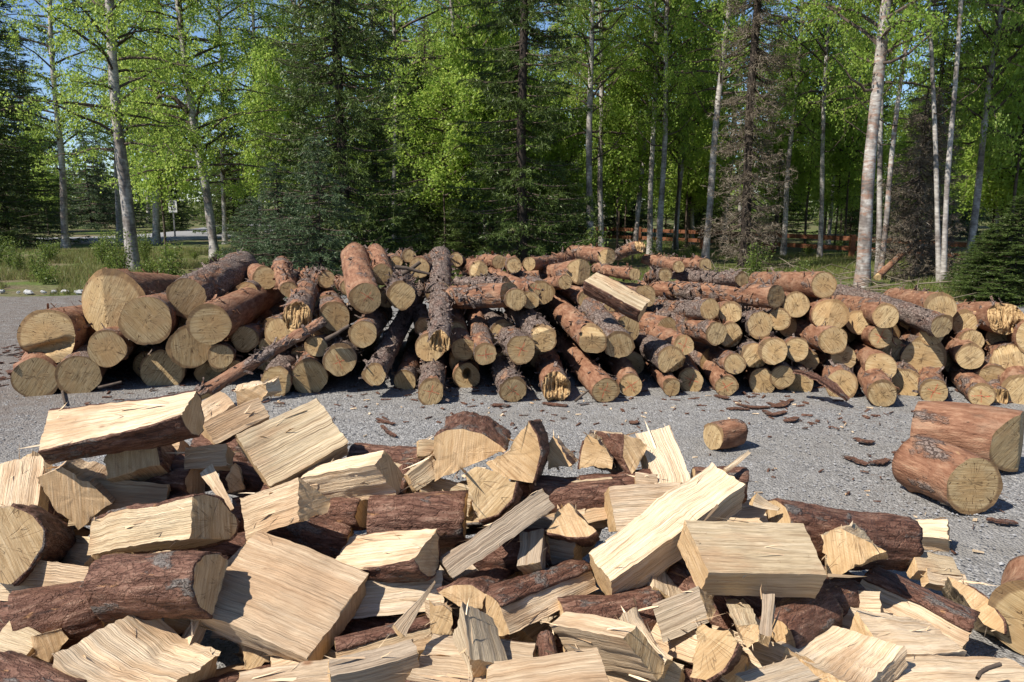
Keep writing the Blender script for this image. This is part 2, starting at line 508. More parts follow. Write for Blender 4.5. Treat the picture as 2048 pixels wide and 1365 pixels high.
LOGS=[
 (-3.935, 6.704, 0.459, -4.466, 8.881, 0.263, 0.234, 0.217, 's', 'slot', 0, 0, 'mid', 'stout log whose sawn face has a splintered slot torn out'),
 (-3.925, 6.482, 0.149, -4.916, 8.61, 0.182, 0.175, 0.162, 's', '-', 0, 0, 'bottom', ''),
 (-3.633, 6.571, 0.151, -4.452, 8.822, 0.181, 0.173, 0.161, 'd', '-', 0, 0, 'bottom', ''),
 (-3.398, 6.624, 0.366, -4.158, 8.882, 0.164, 0.155, 0.144, 'd', '-', 0, 0, 'mid', ''),
 (-3.546, 7.03, 0.716, -4.206, 10.113, 0.511, 0.285, 0.143, 's', 'two', 0, 0, 'mid', 'flared butt log with broad two-facet sawn face, fattest in the stack'),
 (-3.074, 6.692, 0.588, -3.794, 9.061, 0.445, 0.206, 0.191, 'm', '-', 0, 1, 'mid', 'thick log with ragged bark edge wedged under the peeling dark log'),
 (-2.893, 7.094, 0.742, -3.047, 9.094, 0.84, 0.174, 0.195, 'g', '-', 0, 3, 'mid', 'log shedding long sheets of dark grey bark on top of the stack'),
 (-2.533, 6.627, 0.569, -2.621, 8.927, 0.658, 0.174, 0.162, 's', '-', 0, 0, 'mid', 'long smooth reddish log with nearly all its bark worn off'),
 (-2.755, 6.755, 0.357, -3.269, 8.933, 0.186, 0.178, 0.166, 'd', '-', 0, 0, 'mid', ''),
 (-2.338, 6.94, 0.399, -2.798, 9.222, 0.143, 0.109, 0.101, 'm', '-', 0, 1, 'mid', ''),
 (-3.063, 6.888, 0.135, -3.621, 9.06, 0.188, 0.18, 0.168, 'd', '-', 0, 2, 'bottom', ''),
 (-2.469, 6.678, 0.29, -3.034, 8.849, 0.113, 0.1, 0.093, 'd', '-', 0, 0, 'mid', ''),
 (-2.726, 7.057, 0.067, -3.273, 9.126, 0.122, 0.11, 0.102, 'd', '-', 0, 0, 'bottom', ''),
 (-2.049, 6.933, 0.461, -2.436, 9.12, 0.268, 0.117, 0.108, 'm', '-', 0, 1, 'mid', ''),
 (-1.786, 6.618, 0.642, -2.047, 8.018, 0.725, 0.125, 0.116, 'm', 'brk', 0, 2, 'mid', 'log with a shattered orange splintered end'),
 (-2.034, 7.294, 0.796, -2.557, 8.894, 0.904, 0.073, 0.084, 'p', '-', 0, 0, 'mid', 'slim reddish log sticking up alone behind the shattered log'),
 (-1.553, 6.977, 0.598, -2.183, 9.149, 0.551, 0.129, 0.12, 'd', '-', 0, 0, 'mid', ''),
 (-1.704, 7.395, 0.597, -2.312, 9.569, 0.519, 0.138, 0.128, 'm', '-', 0, 1, 'mid', ''),
 (-1.646, 6.64, 0.385, -1.913, 8.83, 0.115, 0.087, 0.081, 'd', '-', 0, 0, 'mid', ''),
 (-1.438, 6.56, 0.289, -1.798, 8.647, 0.14, 0.129, 0.12, 'g', '-', 1, 2, 'mid', ''),
 (-1.699, 6.582, 0.148, -2.022, 8.67, 0.164, 0.154, 0.144, 'm', '-', 0, 1, 'bottom', ''),
 (-1.945, 6.487, 0.116, -2.286, 8.674, 0.133, 0.122, 0.113, 'g', '-', 0, 2, 'bottom', ''),
 (-2.171, 6.994, 0.325, -2.529, 8.876, 0.073, 0.07, 0.065, 'd', '-', 0, 0, 'mid', ''),
 (-2.418, 6.869, 0.166, -2.921, 8.736, 0.072, 0.056, 0.052, 'd', '-', 0, 0, 'mid', ''),
 (-1.821, 7.873, 0.833, -2.306, 8.873, 0.764, 0.078, 0.073, 'm', '-', 0, 4, 'top', ''),
 (-2.477, 8.014, 0.828, -3.408, 10.156, 0.723, 0.116, 0.108, 's', '-', 0, 0, 'top', ''),
 (-1.27, 6.936, 0.758, -1.767, 9.036, 0.979, 0.137, 0.144, 'p', '-', 1, 0, 'mid', 'long reddish log with red crayon on its face, rising to the top of the stack'),
 (-1.278, 7.895, 0.877, -1.576, 9.295, 1.01, 0.103, 0.095, 'p', '-', 0, 2, 'top', ''),
 (-0.995, 7.154, 0.758, -1.154, 8.354, 0.79, 0.122, 0.113, 'g', '-', 0, 4, 'mid', ''),
 (-1.261, 6.72, 0.478, -1.446, 8.917, 0.366, 0.119, 0.111, 'm', '-', 0, 2, 'mid', ''),
 (-1.121, 6.375, 0.201, -1.026, 8.975, 0.611, 0.087, 0.081, 'g', '-', 0, 3, 'mid', 'long flaky log slanting out between two shaded log ends'),
 (-0.919, 6.714, 0.07, -1.062, 8.806, 0.109, 0.096, 0.089, 'd', '-', 0, 0, 'bottom', ''),
 (-0.641, 6.199, 0.102, -0.755, 7.997, 0.116, 0.103, 0.096, 'g', '-', 1, 3, 'bottom', 'short scaly log jutting forward alone onto the gravel'),
 (-0.581, 6.323, 0.485, -0.819, 9.223, 0.957, 0.084, 0.113, 'g', 'brk', 0, 4, 'mid', 'long scaly log running straight back with chipped broken front end'),
 (-0.71, 6.833, 0.34, -0.844, 8.93, 0.201, 0.12, 0.112, 'd', '-', 0, 0, 'mid', ''),
 (-0.415, 6.724, 0.348, -0.671, 8.819, 0.383, 0.095, 0.088, 'm', '-', 0, 1, 'mid', ''),
 (-0.223, 6.545, 0.341, -0.405, 8.742, 0.403, 0.095, 0.088, 'm', '-', 1, 1, 'mid', ''),
 (-0.393, 6.792, 0.098, -0.541, 8.687, 0.129, 0.117, 0.109, 'd', 'hole', 0, 0, 'bottom', 'log with a dark rotten hole in its face on the gravel'),
 (0.074, 6.524, 0.385, -0.175, 8.719, 0.285, 0.12, 0.111, 'g', '-', 1, 3, 'mid', ''),
 (0.264, 6.643, 0.455, -0.066, 9.137, 0.513, 0.107, 0.1, 'g', 'chip', 0, 4, 'mid', ''),
 (0.009, 6.253, 0.105, -0.205, 8.347, 0.119, 0.106, 0.099, 'g', '-', 1, 3, 'bottom', ''),
 (0.347, 6.305, 0.115, 0.294, 8.303, 0.129, 0.117, 0.109, 'd', 'brk', 0, 0, 'bottom', 'bottom log whose sawn face is torn open at one side'),
 (0.674, 6.579, 0.447, 0.408, 9.275, 0.528, 0.115, 0.107, 'p', 'bev', 0, 2, 'mid', 'reddish log with a pale notch chopped above its sawn face'),
 (0.901, 6.621, 0.403, 0.582, 9.714, 0.726, 0.119, 0.111, 'g', '-', 0, 3, 'mid', ''),
 (0.748, 6.236, 0.101, 0.361, 9.129, 0.262, 0.103, 0.096, 'p', '-', 1, 2, 'bottom', 'long slim log reaching out of the stack onto open gravel'),
 (0.982, 6.465, 0.095, 1.035, 8.361, 0.11, 0.097, 0.09, 'p', '-', 1, 0, 'bottom', ''),
 (0.212, 7.294, 0.796, -0.212, 8.994, 0.801, 0.062, 0.068, 'p', '-', 1, 1, 'mid', ''),
 (0.7, 8.236, 0.88, 0.124, 9.836, 0.688, 0.125, 0.116, 'p', 'two', 0, 0, 'top', ''),
 (0.513, 7.726, 0.818, 0.244, 9.613, 0.567, 0.068, 0.064, 's', '-', 0, 0, 'top', ''),
 (1.086, 9.16, 0.965, 0.811, 10.66, 0.919, 0.097, 0.09, 'p', 'two', 0, 0, 'top', ''),
 (-0.14, 8.75, 0.938, -0.364, 10.05, 0.856, 0.075, 0.07, 'p', '-', 0, 0, 'top', ''),
 (0.017, 8.505, 0.92, -0.123, 10.501, 0.78, 0.077, 0.071, 'd', '-', 0, 0, 'top', ''),
 (-0.343, 8.246, 0.888, -0.503, 9.446, 0.837, 0.097, 0.09, 's', 'two', 0, 0, 'top', ''),
 (-0.621, 8.914, 0.948, -0.576, 10.805, 0.634, 0.073, 0.068, 'm', '-', 0, 1, 'top', ''),
 (-0.967, 8.337, 0.909, -0.961, 10.337, 0.844, 0.106, 0.098, 'd', '-', 0, 0, 'top', ''),
 (-1.121, 8.801, 0.995, -1.379, 10.001, 0.919, 0.071, 0.066, 'm', '-', 0, 1, 'top', ''),
 (-1.271, 8.796, 0.927, -1.609, 10.684, 0.822, 0.071, 0.066, 'd', '-', 0, 0, 'top', ''),
 (-0.024, 7.182, 0.765, -0.557, 7.532, 0.697, 0.118, 0.11, 'd', '-', 0, 1, 'mid', 'dark log lying crosswise with a grey bark patch on top'),
 (0.032, 7.048, 0.729, -0.129, 9.043, 0.544, 0.092, 0.086, 'd', '-', 0, 0, 'mid', ''),
 (0.167, 7.148, 0.717, 0.047, 9.144, 0.532, 0.081, 0.076, 'd', '-', 0, 0, 'mid', ''),
 (0.183, 8.676, 0.918, 0.679, 9.576, 0.922, 0.077, 0.071, 'p', '-', 0, 0, 'top', ''),
 (1.554, 9.8, 1.036, 1.374, 10.5, 0.885, 0.075, 0.07, 'm', 'brk', 0, 2, 'top', 'rotten log stub with crumbling end perched on top of the stack'),
 (-0.059, 7.709, 0.816, -0.563, 8.109, 0.776, 0.058, 0.054, 'g', '-', 0, 2, 'top', ''),
 (-1.577, 7.654, 0.781, -2.064, 9.53, 0.654, 0.069, 0.064, 'd', '-', 0, 0, 'top', ''),
 (2.786, 7.137, 0.849, 2.796, 9.137, 0.686, 0.115, 0.107, 'p', '-', 0, 1, 'top', 'reddish log with a cracked round face on top of the stack near the scarred birch'),
 (2.353, 7.121, 0.749, 1.503, 9.221, 0.594, 0.102, 0.094, 'm', '-', 0, 3, 'mid', 'long flaky log lying across the upper stack below the split half log'),
 (2.543, 7.15, 0.677, 3.001, 9.12, 0.295, 0.113, 0.105, 's', '-', 0, 0, 'mid', ''),
 (1.724, 6.949, 0.661, 1.47, 8.449, 0.487, 0.088, 0.082, 'm', '-', 0, 2, 'mid', ''),
 (1.923, 7.011, 0.621, 2.265, 9.097, 0.386, 0.097, 0.09, 'p', '-', 0, 0, 'mid', ''),
 (2.118, 6.781, 0.55, 2.468, 8.766, 0.307, 0.111, 0.103, 'g', '-', 0, 2, 'mid', ''),
 (2.766, 6.882, 0.616, 3.162, 8.968, 0.463, 0.139, 0.129, 'p', 'two', 0, 0, 'mid', 'log with a dark diagonal ridge across its two-facet sawn face'),
 (3.133, 6.671, 0.637, 3.631, 9.054, 0.453, 0.104, 0.096, 'p', '-', 0, 0, 'mid', ''),
 (3.53, 6.524, 0.581, 3.639, 8.924, 0.58, 0.093, 0.087, 'g', '-', 0, 2, 'mid', 'longest log slanting down the outer slope of the stack'),
 (4.19, 6.748, 0.608, 4.416, 7.948, 0.449, 0.134, 0.125, 'p', 'brk', 0, 2, 'mid', 'log with its side torn into long orange splinters'),
 (4.308, 6.501, 0.49, 5.001, 8.142, 0.291, 0.156, 0.145, 'p', '-', 0, 0, 'mid', ''),
 (1.73, 6.725, 0.484, 1.322, 9.314, 0.271, 0.096, 0.09, 'm', '-', 0, 2, 'mid', ''),
 (1.883, 6.832, 0.448, 2.231, 8.817, 0.218, 0.109, 0.102, 's', 'chip', 0, 0, 'mid', ''),
 (1.446, 6.652, 0.399, 1.107, 9.245, 0.237, 0.084, 0.078, 'p', '-', 1, 1, 'mid', ''),
 (1.327, 6.557, 0.285, 1.276, 8.855, 0.111, 0.114, 0.106, 'g', 'chip', 0, 2, 'mid', ''),
 (1.847, 6.535, 0.258, 1.931, 8.527, 0.1, 0.086, 0.08, 'm', '-', 0, 1, 'mid', ''),
 (2.021, 6.582, 0.315, 2.449, 8.561, 0.119, 0.107, 0.099, 'g', 'chip', 0, 3, 'mid', ''),
 (2.159, 6.535, 0.371, 2.636, 8.507, 0.124, 0.112, 0.104, 'p', '-', 0, 0, 'mid', ''),
 (2.423, 6.722, 0.345, 2.938, 8.691, 0.111, 0.098, 0.091, 'd', '-', 0, 0, 'mid', ''),
 (2.716, 6.677, 0.428, 2.94, 8.871, 0.242, 0.117, 0.109, 'd', '-', 0, 0, 'mid', ''),
 (2.823, 6.719, 0.27, 3.343, 8.689, 0.123, 0.111, 0.103, 'd', '-', 0, 0, 'mid', ''),
 (3.138, 6.751, 0.447, 3.693, 8.925, 0.187, 0.094, 0.087, 'p', '-', 1, 0, 'mid', ''),
 (3.329, 6.922, 0.308, 4.034, 8.875, 0.121, 0.109, 0.101, 'd', '-', 0, 0, 'mid', ''),
 (3.58, 6.767, 0.466, 4.159, 8.939, 0.191, 0.094, 0.088, 'p', '-', 0, 0, 'mid', ''),
 (3.052, 6.516, 0.235, 3.628, 8.688, 0.138, 0.126, 0.118, 'p', '-', 0, 0, 'mid', ''),
 (3.538, 6.769, 0.26, 4.244, 8.724, 0.185, 0.177, 0.165, 'd', '-', 0, 0, 'mid', ''),
 (3.83, 6.582, 0.315, 4.665, 8.73, 0.12, 0.108, 0.1, 's', '-', 0, 0, 'mid', ''),
 (3.964, 6.825, 0.399, 4.81, 8.867, 0.15, 0.093, 0.087, 'p', '-', 0, 0, 'mid', ''),
 (4.146, 6.545, 0.27, 5.043, 8.58, 0.15, 0.14, 0.13, 'm', 'chip', 0, 1, 'mid', ''),
 (1.317, 6.472, 0.075, 1.325, 8.564, 0.092, 0.077, 0.072, 'p', '-', 0, 1, 'bottom', ''),
 (1.512, 6.66, 0.085, 1.788, 8.545, 0.119, 0.107, 0.099, 'd', '-', 1, 0, 'bottom', ''),
 (1.776, 6.481, 0.085, 1.931, 8.572, 0.103, 0.089, 0.083, 'p', '-', 1, 0, 'bottom', ''),
 (2.109, 6.603, 0.089, 2.513, 8.579, 0.126, 0.113, 0.106, 'p', '-', 0, 0, 'bottom', ''),
 (2.258, 6.562, 0.137, 2.741, 8.534, 0.11, 0.097, 0.09, 'm', '-', 0, 1, 'mid', ''),
 (2.436, 6.638, 0.072, 2.906, 8.508, 0.122, 0.11, 0.102, 'd', '-', 0, 0, 'bottom', ''),
 (2.713, 6.459, 0.099, 3.266, 8.425, 0.133, 0.122, 0.113, 'd', '-', 0, 0, 'bottom', ''),
 (2.897, 6.116, 0.109, 3.488, 8.079, 0.12, 0.107, 0.1, 'p', '-', 0, 0, 'bottom', ''),
 (3.262, 6.536, 0.09, 3.968, 8.383, 0.147, 0.136, 0.127, 'd', '-', 0, 0, 'bottom', ''),
 (3.402, 6.313, 0.078, 4.207, 8.144, 0.117, 0.104, 0.097, 'm', '-', 1, 1, 'bottom', ''),
 (3.726, 6.201, 0.078, 4.467, 8.459, 0.106, 0.092, 0.086, 'm', '-', 1, 1, 'bottom', ''),
 (3.995, 6.536, 0.099, 4.626, 8.392, 0.153, 0.143, 0.133, 'm', 'two', 0, 1, 'mid', ''),
 (4.059, 6.238, 0.096, 4.971, 8.059, 0.142, 0.131, 0.122, 'p', '-', 0, 0, 'bottom', ''),
 (2.047, 8.507, 0.92, 1.681, 10.107, 0.863, 0.069, 0.064, 'p', '-', 0, 2, 'top', ''),
 (1.749, 8.441, 0.908, 1.77, 10.14, 0.819, 0.061, 0.057, 'p', '-', 0, 0, 'top', ''),
 (2.141, 7.472, 0.872, 1.801, 9.072, 0.787, 0.065, 0.061, 'g', '-', 0, 2, 'top', ''),
 (1.175, 7.72, 0.898, 0.93, 8.92, 0.851, 0.058, 0.054, 'p', '-', 0, 0, 'top', ''),
 (1.469, 7.7, 0.896, 1.448, 8.5, 0.789, 0.062, 0.058, 'm', '-', 0, 1, 'top', ''),
 (3.798, 7.065, 0.658, 4.366, 9.138, 0.49, 0.131, 0.122, 'p', '-', 0, 0, 'mid', ''),
 (3.889, 6.246, 0.038, 4.773, 7.848, 0.091, 0.076, 0.071, 'd', 'brk', 0, 0, 'bottom', ''),
 (2.567, 6.857, 0.225, 3.097, 8.722, 0.111, 0.098, 0.091, 'd', '-', 0, 0, 'mid', ''),
 (2.398, 7.137, 0.542, 2.837, 9.015, 0.349, 0.096, 0.09, 'd', '-', 0, 0, 'mid', ''),
 (3.091, 7.104, 0.519, 3.679, 8.967, 0.303, 0.099, 0.092, 'd', '-', 0, 0, 'mid', ''),
 (4.045, 7.104, 0.519, 4.884, 8.937, 0.306, 0.105, 0.097, 'd', '-', 0, 0, 'mid', ''),
 (3.608, 7.198, 0.542, 4.326, 9.047, 0.338, 0.099, 0.092, 'd', '-', 0, 0, 'mid', ''),
 (4.31, 7.001, 0.405, 5.198, 8.826, 0.159, 0.105, 0.098, 'd', '-', 0, 0, 'mid', ''),
 (-3.305, 7.119, 0.124, -3.446, 8.744, 0.091, 0.112, 0.103, 'g', '-', 0, 0, 'mid', ''),
 (-3.203, 7.376, 0.399, -3.277, 9.229, 0.362, 0.109, 0.1, 'p', '-', 0, 0, 'mid', ''),
 (-2.872, 7.174, 0.167, -2.955, 9.154, 0.127, 0.086, 0.079, 'p', '-', 0, 0, 'mid', ''),
 (-3.012, 7.373, 0.442, -2.808, 9.476, 0.4, 0.108, 0.099, 'd', '-', 0, 0, 'mid', ''),
 (-2.95, 7.807, 0.686, -3.026, 9.808, 0.646, 0.087, 0.08, 'p', '-', 0, 0, 'mid', ''),
 (-2.596, 6.96, 0.206, -2.712, 8.607, 0.173, 0.101, 0.093, 'd', '-', 0, 0, 'mid', ''),
 (-2.607, 7.262, 0.436, -2.54, 8.879, 0.403, 0.094, 0.086, 'd', '-', 0, 0, 'mid', ''),
 (-2.594, 7.807, 0.698, -2.646, 9.812, 0.658, 0.11, 0.101, 'm', '-', 0, 0, 'mid', ''),
 (-2.237, 7.125, 0.181, -2.171, 8.914, 0.146, 0.105, 0.097, 'd', '-', 0, 0, 'mid', ''),
 (-2.236, 7.413, 0.423, -2.122, 9.166, 0.388, 0.094, 0.087, 'd', '-', 0, 0, 'mid', ''),
 (-1.898, 7.08, 0.198, -1.923, 9.076, 0.158, 0.098, 0.09, 'm', '-', 0, 0, 'mid', ''),
 (-1.786, 7.425, 0.4, -1.708, 9.236, 0.364, 0.102, 0.094, 'p', '-', 0, 0, 'mid', ''),
 (-1.587, 7.182, 0.126, -1.638, 9.334, 0.083, 0.116, 0.107, 'g', '-', 0, 0, 'mid', ''),
 (-1.223, 7.789, 0.655, -1.32, 9.485, 0.621, 0.095, 0.087, 'm', '-', 0, 0, 'mid', ''),
 (-0.718, 7.179, 0.199, -0.781, 8.85, 0.165, 0.086, 0.079, 'm', '-', 0, 0, 'mid', ''),
 (-0.802, 7.309, 0.44, -1.15, 9.251, 0.401, 0.091, 0.084, 'g', '-', 0, 0, 'mid', ''),
 (-0.701, 7.717, 0.701, -0.994, 9.776, 0.66, 0.124, 0.114, 'm', '-', 0, 0, 'mid', ''),
 (-0.451, 6.956, 0.202, -0.607, 9.092, 0.159, 0.109, 0.1, 'm', '-', 0, 0, 'mid', ''),
 (-0.519, 7.255, 0.387, -0.686, 9.432, 0.343, 0.117, 0.107, 'p', '-', 0, 0, 'mid', ''),
 (-0.412, 7.89, 0.675, -0.496, 9.724, 0.639, 0.105, 0.096, 'm', '-', 0, 0, 'mid', ''),
 (-0.057, 7.115, 0.157, -0.244, 9.139, 0.116, 0.101, 0.093, 'd', '-', 0, 0, 'mid', ''),
 (-0.081, 7.336, 0.386, -0.513, 9.472, 0.342, 0.115, 0.106, 'g', '-', 0, 0, 'mid', ''),
 (-0.088, 7.769, 0.662, -0.155, 9.871, 0.62, 0.09, 0.083, 'g', '-', 0, 0, 'mid', ''),
 (0.23, 7.173, 0.197, -0.255, 9.115, 0.157, 0.095, 0.087, 'd', '-', 0, 0, 'mid', ''),
 (0.288, 7.819, 0.707, 0.012, 9.99, 0.663, 0.114, 0.105, 'g', '-', 0, 0, 'mid', ''),
 (0.667, 7.411, 0.46, 0.209, 9.181, 0.423, 0.096, 0.088, 'g', '-', 0, 0, 'mid', ''),
 (0.722, 7.769, 0.644, 0.404, 9.423, 0.61, 0.085, 0.078, 'm', '-', 0, 0, 'mid', ''),
 (1.06, 7.101, 0.134, 0.807, 9.12, 0.093, 0.119, 0.11, 'd', '-', 0, 0, 'mid', ''),
 (1.054, 7.266, 0.444, 0.647, 9.037, 0.408, 0.122, 0.112, 'p', '-', 0, 0, 'mid', ''),
 (0.934, 7.653, 0.641, 0.532, 9.763, 0.598, 0.101, 0.093, 'g', '-', 0, 0, 'mid', ''),
 (1.436, 7.171, 0.208, 1.04, 9.131, 0.168, 0.104, 0.096, 'g', '-', 0, 0, 'mid', ''),
 (1.448, 7.39, 0.403, 0.96, 8.938, 0.371, 0.123, 0.113, 'm', '-', 0, 0, 'mid', ''),
 (1.293, 7.746, 0.683, 0.717, 9.509, 0.646, 0.112, 0.103, 'm', '-', 0, 0, 'mid', ''),
 (1.817, 7.146, 0.153, 1.204, 9.091, 0.113, 0.121, 0.111, 'd', '-', 0, 0, 'mid', ''),
 (1.694, 7.331, 0.465, 0.99, 9.208, 0.425, 0.123, 0.113, 'd', '-', 0, 0, 'mid', ''),
 (2.161, 7.016, 0.172, 1.62, 8.548, 0.139, 0.11, 0.101, 'g', '-', 0, 0, 'mid', ''),
 (2.427, 6.976, 0.133, 1.544, 8.929, 0.09, 0.118, 0.109, 'p', '-', 0, 0, 'mid', ''),
 (2.522, 7.259, 0.463, 1.744, 9.064, 0.423, 0.097, 0.089, 'm', '-', 0, 0, 'mid', ''),
 (2.854, 6.975, 0.173, 2.034, 9.003, 0.129, 0.1, 0.092, 'p', '-', 0, 0, 'mid', ''),
 (2.768, 7.206, 0.381, 2.042, 8.915, 0.344, 0.121, 0.111, 'p', '-', 0, 0, 'mid', ''),
 (3.238, 6.973, 0.12, 2.495, 8.549, 0.085, 0.098, 0.09, 'm', '-', 0, 0, 'mid', ''),
 (3.139, 7.378, 0.381, 2.37, 8.934, 0.346, 0.087, 0.08, 'p', '-', 0, 0, 'mid', ''),
 (3.493, 7.036, 0.203, 2.533, 8.986, 0.159, 0.102, 0.094, 'm', '-', 0, 0, 'mid', ''),
 (3.486, 7.281, 0.381, 2.575, 9.039, 0.342, 0.098, 0.09, 'd', '-', 0, 0, 'mid', ''),
 (3.893, 6.993, 0.181, 2.834, 8.911, 0.137, 0.098, 0.09, 'p', '-', 0, 0, 'mid', ''),
 (4.696, 7.0, 0.151, 3.932, 8.683, 0.114, 0.123, 0.113, 'm', '-', 0, 0, 'mid', ''),
 (4.94, 7.08, 0.132, 3.875, 8.94, 0.089, 0.112, 0.103, 'g', '-', 0, 0, 'mid', ''),
]
